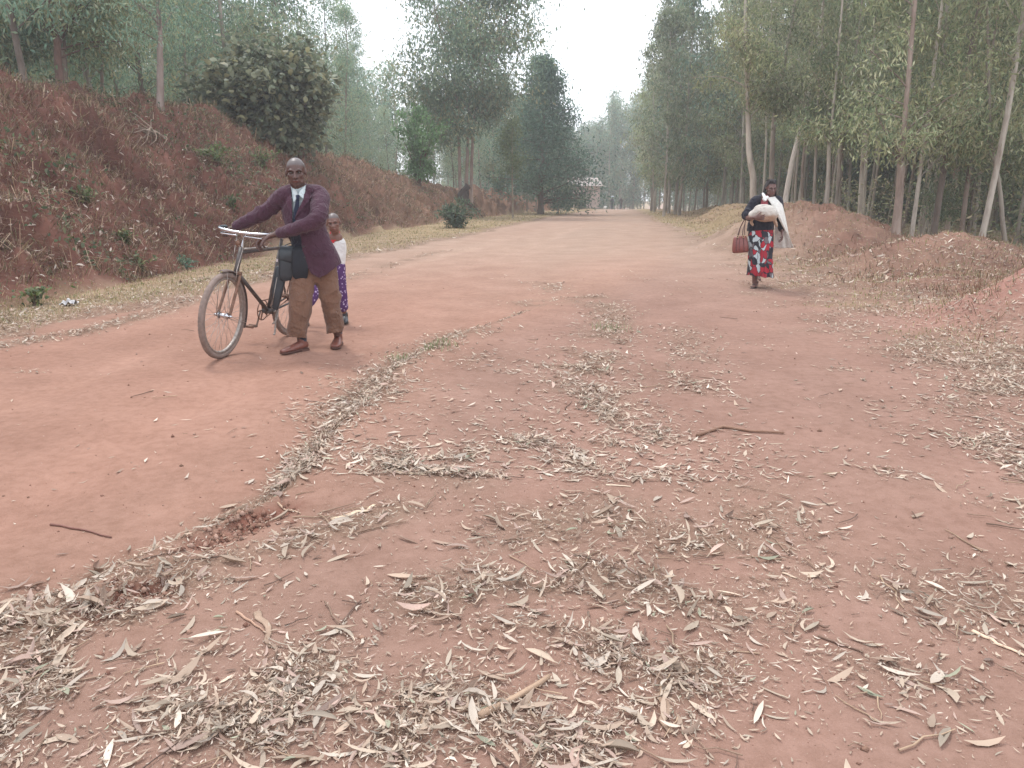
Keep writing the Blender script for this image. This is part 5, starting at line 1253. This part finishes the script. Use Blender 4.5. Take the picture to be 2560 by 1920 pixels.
    sheet(b, [P(690, 372, Y - .10), P(745, 455, Y - .14), P(800, 560, Y - .14), P(880, 720, Y - .10), P(955, 860, Y - .02), P(1000, 1003, Y + .06)], [P(828, 352, Y + .06), P(868, 420, Y - .02), P(900, 520, Y - .04), P(935, 680, Y - .02), P(968, 850, Y + .03), P(1026, 1003, Y + .08)], seed=1, amp=.006)
    sheet(b, [P(828, 352, Y + .08), P(800, 560, Y + .22), P(783, 760, Y + .22), P(779, 1010, Y + .22)], [P(845, 356, Y + .09), P(905, 560, Y + .10), P(955, 800, Y + .10), P(1026, 1004, Y + .09)], seed=3)
    b.obj('shawl', M_CLOTH, e)
    b = Bag(); limb(b, [P(640, 320, Y - .03), P(655, 350, Y - .09), P(675, 385, Y - .12)], [[.018, .012], [.026, .014], [.022, .016]]); limb(b, [P(645, 395, Y - .12), P(668, 400, Y - .13), P(690, 372, Y - .12), P(700, 360, Y - .1)], [.018, .024, .022, .016]); limb(b, [P(655, 372, Y - .12), P(650, 405, Y - .12)], [.018, .014])
    put_blob('scarf_knot', blob(b, .0055, 1), M_CLOTH, e, org, (.70, .68, .66), lambda V: n3(V, 40) * .006)
    tag(e, 'woman with long braids in black cardigan and red printed skirt walking along the road edge', 'person')
    # the bundle in her arm
    b = Bag(); c0 = P(648, 565, Y - .27); o_ = c0.copy()
    limb(b, [P(520, 590, Y - .23), P(575, 575, Y - .26), P(650, 565, Y - .29), P(730, 580, Y - .27), P(775, 600, Y - .23)], [[.06, .065], [.095, .115], [.105, .13], [.095, .12], [.06, .08]], 20, side=(0, 1, 0))
    limb(b, [P(520, 640, Y - .2), P(492, 670, Y - .19), P(512, 712, Y - .19)], [.022, .022, .016]); limb(b, [P(775, 640, Y - .2), P(800, 690, Y - .19), P(812, 725, Y - .19)], [.03, .03, .02])
    Vb, Qb, Nb = blob(b, .007, 2)
    def bc(V, N, C):
        x, y = P.inv(V); k = sst(-.2, .35, n3(V, 6, 2) + (y - 590) / 110)[:, None]; return C * (1 - k) + k * np.array([.40, .27, .19])
    be = empty('bundle', tuple(c0)); put_blob('wrapped_cloth', (Vb, Qb, Nb), M_CLOTH, be, tuple(c0), (.52, .48, .43), lambda V: .030 * (np.abs(n3(V, 6, 1)) ** .7 - .25) + .005 * n3(V, 26, 4), bc)
    tag(be, 'bundle of whitish and tan cloth held in the arm of the woman', 'bundle')
    # handbag hanging from her elbow
    be = empty('handbag', tuple(P(360, 1065, Y - .03))); ob = P(360, 1065, Y - .03); b = Bag()
    rg = [(1062, 90, .045), (1040, 98, .062), (990, 97, .066), (930, 90, .060), (880, 78, .045), (856, 70, .028)]
    pts = [P(358 + (1062 - y) * -.02, y, Y - .03) for y, _, _ in rg]; v, q, t_ = tube_np(np.array(pts), np.array([[w * .0012, dd] for _, w, dd in rg]), 28, True, side=sx)
    n_ = 28; th = np.arctan2(v[:-2, 1] - (Y - .03), (v[:-2, 0] - np.repeat(np.array(pts)[:, 0], n_))); 
    sq = 1 + .13 * np.abs(np.sin(2 * np.repeat(np.linspace(0, 2 * np.pi, n_, endpoint=False)[None], len(rg), 0).ravel())); v[:-2, :2] = np.repeat(np.array(pts)[:, :2], n_, 0) + (v[:-2, :2] - np.repeat(np.array(pts)[:, :2], n_, 0)) * sq[:, None]
    b.add(v - ob, q, t_, (.21, .062, .052)); b.obj('bag_body', M_LEATH, be)
    for x in (308, 345, 400):
        b = Bag(); lp = np.array([P(x + (x - 358) * .10, 1050, Y - .098), P(x, 960, Y - .10), P(x - (x - 358) * .12, 880, Y - .085)]) - ob; b.add(*tube_np(smooth_path(lp, 8), np.full((8, 2), [.004, .003]), 6), (.10, .03, .028)); b.obj('piping', M_LEATH, be)
    for (xa, xb, yy) in ((322, 396, Y - .09), (330, 418, Y + .03)):
        b = Bag(); hp = np.array([P(xa, 890, yy), P(xa + 6, 830, yy), P(360, 740, Y - .03), P(405, 655, Y - .06), P(425, 640, Y - .02), P(418, 680, Y), P(xb - 10, 800, yy), P(xb, 890, yy)]) - ob
        b.add(*tube_np(smooth_path(hp, 36), np.full((36, 2), [.007, .004]), 8), (.09, .04, .035)); b.obj('handle', M_LEATH, be)
        for x in (xa, xb):
            b = Bag(); c1 = P(x, 862, yy - .008) - ob; a = np.linspace(0, 2 * np.pi, 14); b.add(*tube_np(np.stack([c1[0] + .014 * np.cos(a), c1[1] + 0 * a, c1[2] + .018 * np.sin(a)], 1), np.full(14, .0035), 6, False)[:2], None, (.6, .5, .33)); b.obj('ring', M_BRASS, be)
    tag(be, 'reddish brown handbag hanging by two straps from the elbow of the woman', 'handbag')
M_BRASS = mat_plain('brass', (.62, .50, .32), .3, .05, 10, 1.)
woman()

# ---------------- two walkers far down the road
def walker(x, y, h, top, low, label, extra=None):
    z = Hs(x, y); org = (x, y, z); e = empty('person', org); s = h / 1.7; b = Bag(); Tn = lambda *p: np.array([x, y, z]) + np.array(p) * s
    fr = head(b, Tn(0, -.02, 1.58), .23 * s, (0, -1, 0), (0, 0, 1)); limb(b, [Tn(0, 0, 1.5), Tn(0, .02, 1.36)], [.055, .06])
    limb(b, [Tn(0, .02, 1.40), Tn(0, .02, 1.15), Tn(0, .02, .92)], [[.15, .09], [.13, .10], [.14, .10]], side=(1, 0, 0))
    for k in (-1, 1):
        limb(b, [Tn(k * .17, .02, 1.38), Tn(k * .22, .04, 1.10), Tn(k * .20, -.08, .88)], [.05, .038, .026]); hand(b, Tn(k * .20, -.08, .88), (0, -.2, -1), (-k, 0, 0), (0, -1, 0), .4, s)
        limb(b, [Tn(k * .08, .02, .92), Tn(k * .09, -.06 * k, .5), Tn(k * .09, .12 * k, .08), Tn(k * .09, .12 * k - .14, .04)], [.09, .06, .04, .035])
    put_blob('body', blob(b, .012, 1), M_SKIN, e, org, (.08, .045, .038))
    b = Bag(); limb(b, [Tn(0, .02, 1.42), Tn(0, .02, 1.15), Tn(0, .02, .86)], [[.17, .11], [.155, .12], [.17, .13]], side=(1, 0, 0))
    for k in (-1, 1): limb(b, [Tn(k * .17, .02, 1.38), Tn(k * .22, .04, 1.10)], [.065, .055])
    put_blob('top', blob(b, .015, 1), M_CLOTH, e, org, top)
    b = Bag()
    for k in (-1, 1): limb(b, [Tn(k * .08, .02, .90), Tn(k * .09, -.06 * k, .5), Tn(k * .09, .12 * k, .14)], [.10, .08, .065])
    put_blob('trousers', blob(b, .015, 1), M_CLOTH, e, org, low); tag(e, label, 'person'); return e
walker(14.6, 115, 1.7, (.03, .035, .05), (.03, .03, .035), 'distant walker in dark clothes with a pale load on the head')
walker(15.45, 112, 1.66, (.05, .03, .03), (.03, .03, .035), 'distant walker in dark clothes, right one of the two far down the road')
zz = Hs(14.6, 115); b = Bag(); ball(b, (0, 0, 0), (.24, .16, .13)); V = np.concatenate(b.V); b.V = [V * (1 + .1 * n3(V, 9)[:, None])]; b.C = [np.full(V.shape, 1.) * [.55, .62, .68]]
o = b.obj('sack', M_CLOTH); o.location = (14.6, 114.98, zz + 1.72 + .1); tag(o, 'pale sack carried on the head of the distant walker', 'sack')
b = Bag(); ball(b, (0, 0, 0), (.26, .2, .26)); V = np.concatenate(b.V); b.V = [V * (1 + .12 * n3(V, 7)[:, None])]; b.C = [np.full(V.shape, 1.) * [.7, .68, .64]]
o = b.obj('sack', M_CLOTH); o.location = (13.5, 114, Hs(13.5, 114) + .22); tag(o, 'white sack on the road beside the two distant walkers', 'sack')

# ------------------------------------------------------------------ the bicycle
M_STEEL = mat_plain('worn_steel', (.34, .30, .27), .45, .35, 30, .6); M_CHROME = mat_plain('chrome', (.60, .61, .64), .14, .06, 12, 1.)
M_PAINT = mat_plain('dusty_black_paint', (.075, .062, .058), .5, .5, 12, .0); M_RUST = mat_plain('rusty_steel', (.20, .11, .075), .7, .4, 25, .3)
M_MUD = mat_plain('dusty_mudguard', (.14, .10, .085), .6, .35, 9); M_RUB = mat_plain('dusty_rubber', (.22, .165, .14), .9, .2, 30, bmp=.4)
M_BLACK = mat_plain('black_vinyl', (.030, .038, .046), .38, .25, 14, bmp=.3); M_MATT = mat_plain('black_canvas', (.012, .014, .02), .8, .3, 20); M_SAD = mat_plain('saddle_leather', (.05, .035, .03), .5, .2, 20)
def bicycle():
    P = PM; R_ = .375
    fc = np.array(G(184 + 282 * .135, 144 + 1588 * .135)); rc = np.array([-2.275, fc[1] + 1.19])
    ax = nrm(np.array([fc[0] - rc[0], fc[1] - rc[1]])); o0 = np.array([rc[0], rc[1]]); org = (o0[0], o0[1], Hs(*o0) + .002); zf = Hs(*fc) + .002
    e = empty('bicycle', org); f = nrm(np.array([ax[0], ax[1], (zf - org[2]) / 1.2])); lf = np.array([-ax[1], ax[0], 0.]); up0 = np.cross(f, lf)
    lean = math.radians(6); up = up0 * math.cos(lean) + lf * math.sin(lean); lf = np.cross(up, f)
    T = lambda x, y, z: f * x + lf * y + up * z      # x forward from the rear contact, y to the rider's left, z up
    WB = float(np.linalg.norm([fc[0] - rc[0], fc[1] - rc[1]]))
    rh, fh = np.array([0, 0, R_]), np.array([WB, 0, R_]); bb = (.46, 0, .31)
    ht, hb = (WB - .27, 0, .90), (WB - .205, 0, .74); seat = (.26, 0, .90)
    def tb(bag, pts, r, n=10, C=(.5, .5, .5), sm=0):
        Q = np.array([T(*p) for p in pts]); Q = smooth_path(Q, sm) if sm else Q; rr = np.full(len(Q), r) if np.ndim(r) == 0 else r
        bag.add(*tube_np(Q, rr, n), C)
    def part(name, bag, mat, par=e, sm=True): return bag.obj(name, mat, par, sm)
    b = Bag()
    tb(b, [seat, ht], .016); tb(b, [bb, hb], .018); tb(b, [bb, (.235, 0, .98)], .016); tb(b, [(WB - .285, 0, .94), (WB - .19, 0, .70)], .022)
    for s in (-1, 1): tb(b, [(.44, s * .03, .31), (0, s * .065, R_)], .010); tb(b, [(.27, s * .012, .88), (0, s * .065, R_)], .009)
    tb(b, [(.46, -.05, .31), (.46, .05, .31)], .026, 14)
    part('frame', b, M_PAINT)
    # steering parts turn a little to the rider's right
    st = math.radians(-4); axs = nrm(np.array([.28, 0, -1.])); pv = np.array(hb)
    Rm = np.array(Matrix.Rotation(-st, 3, Vector(-axs)))
    S = lambda *p: tuple(pv + Rm @ (np.array(p, float) - pv))
    def sb(bag, pts, r, n=10, sm=0): tb(bag, [S(*p) for p in pts], r, n, (.5, .5, .5), sm)
    b = Bag()
    for s in (-1, 1): sb(b, [(WB - .195, s * .045, .72), (WB - .13, s * .05, .60), (WB - .02, s * .055, R_ + .02), (WB, s * .055, R_ - .01)], [.013] * 4 + [.013] * 0 if False else .013, 10, 0)
    sb(b, [(WB - .195, -.055, .725), (WB - .195, .055, .725)], .018); part('fork', b, M_RUST)
    def wheel(name, c, steer):
        TT = (lambda *p: T(*S(*p))) if steer else (lambda *p: T(*p))
        C0 = TT(*c); ex = nrm(TT(c[0] + .1, c[1], c[2]) - C0); ez = nrm(TT(c[0], c[1], c[2] + .1) - C0); ey = np.cross(ez, ex)
        w = empty(name); w.parent = e; w.location = (0, 0, 0)
        n, m = 140, 12; a = np.arange(n) / n * 2 * np.pi; bth = np.arange(m) / m * 2 * np.pi; rad = R_ - .024
        rr = .0245 * np.ones((n, m)); out_ = np.cos(bth) > .1; knob = ((np.arange(n) % 2 == 0)[:, None] * out_[None]) * .0035; rr = rr + knob
        V = C0 + ((rad + rr * np.cos(bth))[..., None] * (np.cos(a)[:, None, None] * ex + np.sin(a)[:, None, None] * ez)) + (rr * np.sin(bth))[..., None] * ey
        i = np.arange(n)[:, None]; j = np.arange(m)[None]; Qd = np.stack([i * m + j, ((i + 1) % n) * m + j, ((i + 1) % n) * m + (j + 1) % m, i * m + (j + 1) % m], -1).reshape(-1, 4)
        b = Bag(); b.add(V.reshape(-1, 3), Qd); part('tyre', b, M_RUB, w)
        b = Bag(); pr = [(R_ - .046, -.016), (R_ - .043, .0), (R_ - .046, .016), (R_ - .060, .014), (R_ - .066, 0), (R_ - .060, -.014)]; m2 = len(pr)
        V = np.array([[C0 + q[0] * (math.cos(t) * ex + math.sin(t) * ez) + q[1] * ey for q in pr] for t in a[::2]]); n2 = len(a[::2]); i = np.arange(n2)[:, None]; j = np.arange(m2)[None]
        b.add(V.reshape(-1, 3), np.stack([i * m2 + j, ((i + 1) % n2) * m2 + j, ((i + 1) % n2) * m2 + (j + 1) % m2, i * m2 + (j + 1) % m2], -1).reshape(-1, 4)); part('rim', b, M_STEEL, w)
        b = Bag(); b.add(*tube_np(np.array([C0 - ey * .085, C0 - ey * .05, C0 - ey * .04, C0 + ey * .04, C0 + ey * .05, C0 + ey * .085]), np.array([.006, .008, .020, .020, .008, .006]), 12))
        for s in (-1, 1): b.add(*tube_np(np.array([C0 + ey * s * .036, C0 + ey * s * .040]), np.array([.03, .03]), 16)); b.add(*tube_np(np.array([C0 + ey * s * .062, C0 + ey * s * .075]), np.array([.013, .013]), 6))
        part('hub', b, M_CHROME if steer else M_RUST, w)
        b = Bag()
        for k in range(32):
            s = 1 if k % 2 else -1; a0 = k / 32 * 2 * np.pi; a1 = a0 + (1 if k % 4 < 2 else -1) * .5
            b.add(*tube_np(np.array([C0 + ey * s * .036 + .028 * (math.cos(a1) * ex + math.sin(a1) * ez), C0 + (R_ - .058) * (math.cos(a0) * ex + math.sin(a0) * ez)]), np.array([.0016, .0016]), 4))
        part('spokes', b, M_STEEL, w); return C0, ex, ey, ez
    FW = wheel('front_wheel', fh, True); RW_ = wheel('rear_wheel', rh, False)
    def guard(name, Wd, a0, a1, rr=.040, w=.033):
        C0, ex, ey, ez = Wd; n = 30; b = Bag(); V = []
        for t in np.linspace(a0, a1, n):
            er = math.cos(t) * ex + math.sin(t) * ez
            for k in range(9):
                th = (k - 4) / 4 * 1.15; V.append(C0 + er * (R_ + rr - w * .8 * (1 - math.cos(th))) + ey * w * math.sin(th))
        V = np.array(V); i = np.arange(n - 1)[:, None] * 9; j = np.arange(8)[None]; Qd = np.stack([i + j, i + j + 1, i + j + 10, i + j + 9], -1).reshape(-1, 4)
        b.add(V, Qd); o = part(name, b, M_MUD); m = o.modifiers.new('t', 'SOLIDIFY'); m.thickness = .0025
        b = Bag()
        for t in ((a0 + .12), (a1 - .12)):
            for s in (-1, 1): er = math.cos(t) * ex + math.sin(t) * ez; b.add(*tube_np(np.array([C0 + ey * s * .066, C0 + er * (R_ + rr - .02) + ey * s * w * .9]), np.array([.0025, .0025]), 6))
        part('mudguard_stay', b, M_STEEL)
    guard('mudguard', FW, math.radians(82), math.radians(205), .026); guard('mudguard', RW_, math.radians(15), math.radians(195))
    # handlebar swept back, stem, brake rods, grips
    b = Bag(); hz = 1.075; hx = WB - .315
    sb(b, [(hx + .02, 0, .93), (hx, 0, 1.03), (hx + .05, 0, hz)], .012, 10, 8); part('stem', b, M_CHROME)
    b = Bag(); sb(b, [(hx - .14, .245, hz + .01), (hx - .02, .24, hz + .012), (hx + .05, .175, hz + .008), (hx + .06, .07, hz), (hx + .06, -.07, hz), (hx + .05, -.175, hz + .008), (hx - .02, -.24, hz + .012), (hx - .14, -.245, hz + .01)], .0125, 10, 44); part('handlebar', b, M_CHROME)
    for s in (-1, 1):
        b = Bag(); sb(b, [(hx - .15, s * .245, hz + .01), (hx - .05, s * .243, hz + .012)], .017, 12); part('grip', b, M_BLACK)
        b = Bag(); sb(b, [(hx - .12, s * .225, hz - .03), (hx - .0, s * .215, hz - .035), (hx + .055, s * .15, hz - .03), (hx + .055, s * .03, hz - .03)], .006, 8, 18); part('brake_lever', b, M_CHROME)
    b = Bag(); sb(b, [(hx + .055, .03, hz - .03), (hx + .07, .035, .93), (WB - .15, .035, .76), (WB - .12, .05, .70)], .004, 6); sb(b, [(hx + .055, -.03, hz - .03), (WB - .20, -.035, .80)], .004, 6); part('brake_rods', b, M_STEEL)
    b = Bag(); sb(b, [(hx + .085, 0, .985), (hx + .11, 0, .985)], .022, 12); part('lamp_bracket', b, M_RUST)
    # drive train
    b = Bag(); C0 = T(.46, -.055, .31); n = 44
    for k in range(n): a = k / n * 2 * math.pi; a2 = (k + 1) / n * 2 * math.pi; b.add(*tube_np(np.array([C0 + .095 * (math.cos(a) * f + math.sin(a) * up), C0 + .095 * (math.cos(a2) * f + math.sin(a2) * up)]), np.array([.006, .0045]), 5))
    for k in range(5): a = k / 5 * 2 * math.pi; b.add(*tube_np(np.array([C0, C0 + .093 * (math.cos(a) * f + math.sin(a) * up)]), np.array([.009, .006]), 6))
    part('chainring', b, M_RUST)
    b = Bag()
    for z0, zz_ in ((.405, .03), (.215, -.03)):
        ps = [np.array((x, -.055, z0 + (R_ + zz_ * .9 - z0) * (1 - x / .46))) for x in np.linspace(.46, 0, 40)]
        b.add(*tube_np(np.array([T(*p) for p in ps]), np.where(np.arange(40) % 2, .0062, .004), 6))
    part('chain', b, M_RUST)
    for s, a in ((-1, math.radians(-70)), (1, math.radians(110))):
        b = Bag(); q = (.46 + .17 * math.cos(a), s * .085, .31 + .17 * math.sin(a)); tb(b, [(.46, s * .06, .31), (.46, s * .078, .31), q], .009); part('crank_arm', b, M_STEEL)
        b = Bag(); pc = np.array(q) + [0, s * .055, 0]
        for dx in (-.035, .035): Vx = [T(*(pc + np.array([dx + sx_ * .011, sy * .042, sz * .011]))) for sx_ in (-1, 1) for sy in (-1, 1) for sz in (-1, 1)]; b.add(np.array(Vx), [[0, 1, 3, 2], [4, 6, 7, 5], [0, 4, 5, 1], [2, 3, 7, 6], [0, 2, 6, 4], [1, 5, 7, 3]])
        tb(b, [tuple(pc - [0, s * .05, 0]), tuple(pc + [0, s * .045, 0])], .008); part('pedal', b, M_RUST)
    # saddle, rear carrier, prop stand
    b = Bag(); limb(b, [T(.06, 0, 1.03), T(.14, 0, 1.035), T(.25, 0, 1.03), T(.34, 0, 1.02)], [[.085, .032], [.09, .035], [.04, .026], [.022, .02]], 14, side=lf); V_, Q_, N_ = blob(b, .008, 2); part('saddle', (lambda g: (g.add(V_, Q_), g)[1])(Bag()), M_SAD)
    b = Bag(); tb(b, [(.235, 0, .96), (.22, 0, 1.01)], .013)
    part('seat_post', b, M_STEEL)
    b = Bag()
    for s in (-1, 1): tb(b, [(.22, s * .06, .80), (-.28, s * .06, .80)], .006, 8); tb(b, [(-.02, s * .07, R_), (-.16, s * .06, .80)], .005, 8)
    for x in (.2, .08, -.04, -.16, -.28): tb(b, [(x, -.06, .80), (x, .06, .80)], .005, 8)
    part('carrier', b, M_RUST)
    b = Bag(); tb(b, [(.40, .055, .34), (.47, .085, .12), (.50, .09, .10)], .009, 8, (.5, .5, .5), 8); tb(b, [(.38, .06, .45), (.44, .09, .26), (.50, .075, .20)], .008, 8, (.5, .5, .5), 8); part('prop_stand', b, M_STEEL)
    b = Bag(); tb(b, [(.50, .0, .918), (WB - .30, 0, .925)], .011, 8); part('tyre_pump', b, M_STEEL)
    tag(e, 'old dusty roadster bicycle with chrome handlebar being pushed by the man', 'bicycle')
    # black satchel hung over the top tube and the long case below it
    def slab(o, rings, side, mat, name, n=24, power=.45):
        """a soft box: rings of (centre, half width along side, half depth)"""
        b = Bag(); th = np.linspace(0, 2 * np.pi, n, endpoint=False); cx = np.sign(np.cos(th)) * np.abs(np.cos(th)) ** power; cy = np.sign(np.sin(th)) * np.abs(np.sin(th)) ** power
        V = []; c = [np.asarray(r[0], float) for r in rings]
        for k, (p, w, d) in enumerate(rings):
            t = nrm(c[min(k + 1, len(c) - 1)] - c[max(k - 1, 0)]); s = nrm(side - t * np.dot(side, t)); dp = np.cross(t, s); V.append(np.asarray(p) + np.outer(cx * w, s) + np.outer(cy * d, dp))
        k = len(rings); V = np.vstack(V + [c[0][None], c[-1][None]]) - np.array(o.location); i = np.arange(k - 1)[:, None] * n; j = np.arange(n)[None]; j2 = (j + 1) % n
        Qd = np.stack([i + j, i + j2, i + n + j2, i + n + j], -1).reshape(-1, 4); jj = np.arange(n); jn = (jj + 1) % n
        b.add(V, Qd, np.vstack([np.stack([np.full(n, k * n), jn, jj], 1), np.stack([np.full(n, k * n + 1), (k - 1) * n + jj, (k - 1) * n + jn], 1)])); return b.obj(name, mat, o)
    Ys = 6.99
    so2 = empty('satchel', tuple(P(770, 1010, Ys))); sd2 = nrm([1, .25, 0])
    slab(so2, [(P(772, 1012, Ys), .045, .03), (P(770, 1004, Ys), .070, .045), (P(768, 960, Ys), .080, .055), (P(768, 860, Ys), .078, .055), (P(768, 790, Ys - .01), .070, .045), (P(765, 770, Ys - .01), .055, .03)], sd2, M_BLACK, 'pouch')
    slab(so2, [(P(752, 868, Ys - .055), .056, .008), (P(755, 858, Ys - .057), .066, .009), (P(765, 805, Ys - .056), .072, .009), (P(770, 775, Ys - .045), .07, .010), (P(772, 762, Ys - .02), .064, .012), (P(774, 760, Ys + .03), .06, .010)], sd2, M_BLACK, 'flap')
    b = Bag(); box_bag(b, P(690, 862, Ys - .06) - np.array(so2.location), (.02, .012, .024)); b.obj('buckle', M_CHROME, so2, False)
    b = Bag(); b.add(*tube_np(smooth_path(np.array([P(835, 800, Ys), P(850, 760, Ys + .0), P(845, 730, Ys + .0), P(790, 735, Ys + .02), P(720, 765, Ys + .01)]) - np.array(so2.location), 16), np.full((16, 2), [.009, .004]), 8)); b.obj('strap', M_BLACK, so2)
    slab(so2, [(P(855, 1000, Ys - .03), .035, .02), (P(860, 985, Ys - .045), .065, .028), (P(862, 900, Ys - .055), .075, .03), (P(848, 800, Ys - .055), .06, .025), (P(835, 765, Ys - .04), .04, .02)], sd2, M_MATT, 'side_pouch')
    tag(so2, 'shiny black satchel with buckled flap hanging at the bicycle beside the hip of the man', 'bag')
    cs = empty('long_case', tuple(P(680, 1225, Ys - .02)))
    slab(cs, [(P(672, 1222, Ys), .024, .022), (P(676, 1215, Ys), .030, .026), (P(690, 1120, Ys), .042, .030), (P(712, 1000, Ys), .050, .032), (P(722, 930, Ys), .052, .032), (P(726, 912, Ys), .045, .025)], np.array([1, .1, .15]), M_BLACK, 'case_body')
    b = Bag(); b.add(*tube_np(np.array([P(655, 1190, Ys - .033), P(668, 1100, Ys - .036), P(690, 985, Ys - .038)]) - np.array(cs.location), np.array([.004, .004, .004]), 6)); b.obj('edge_seam', M_STEEL, cs)
    tag(cs, 'long narrow black case slung down the seat tube of the bicycle under the satchel', 'case')
bicycle()
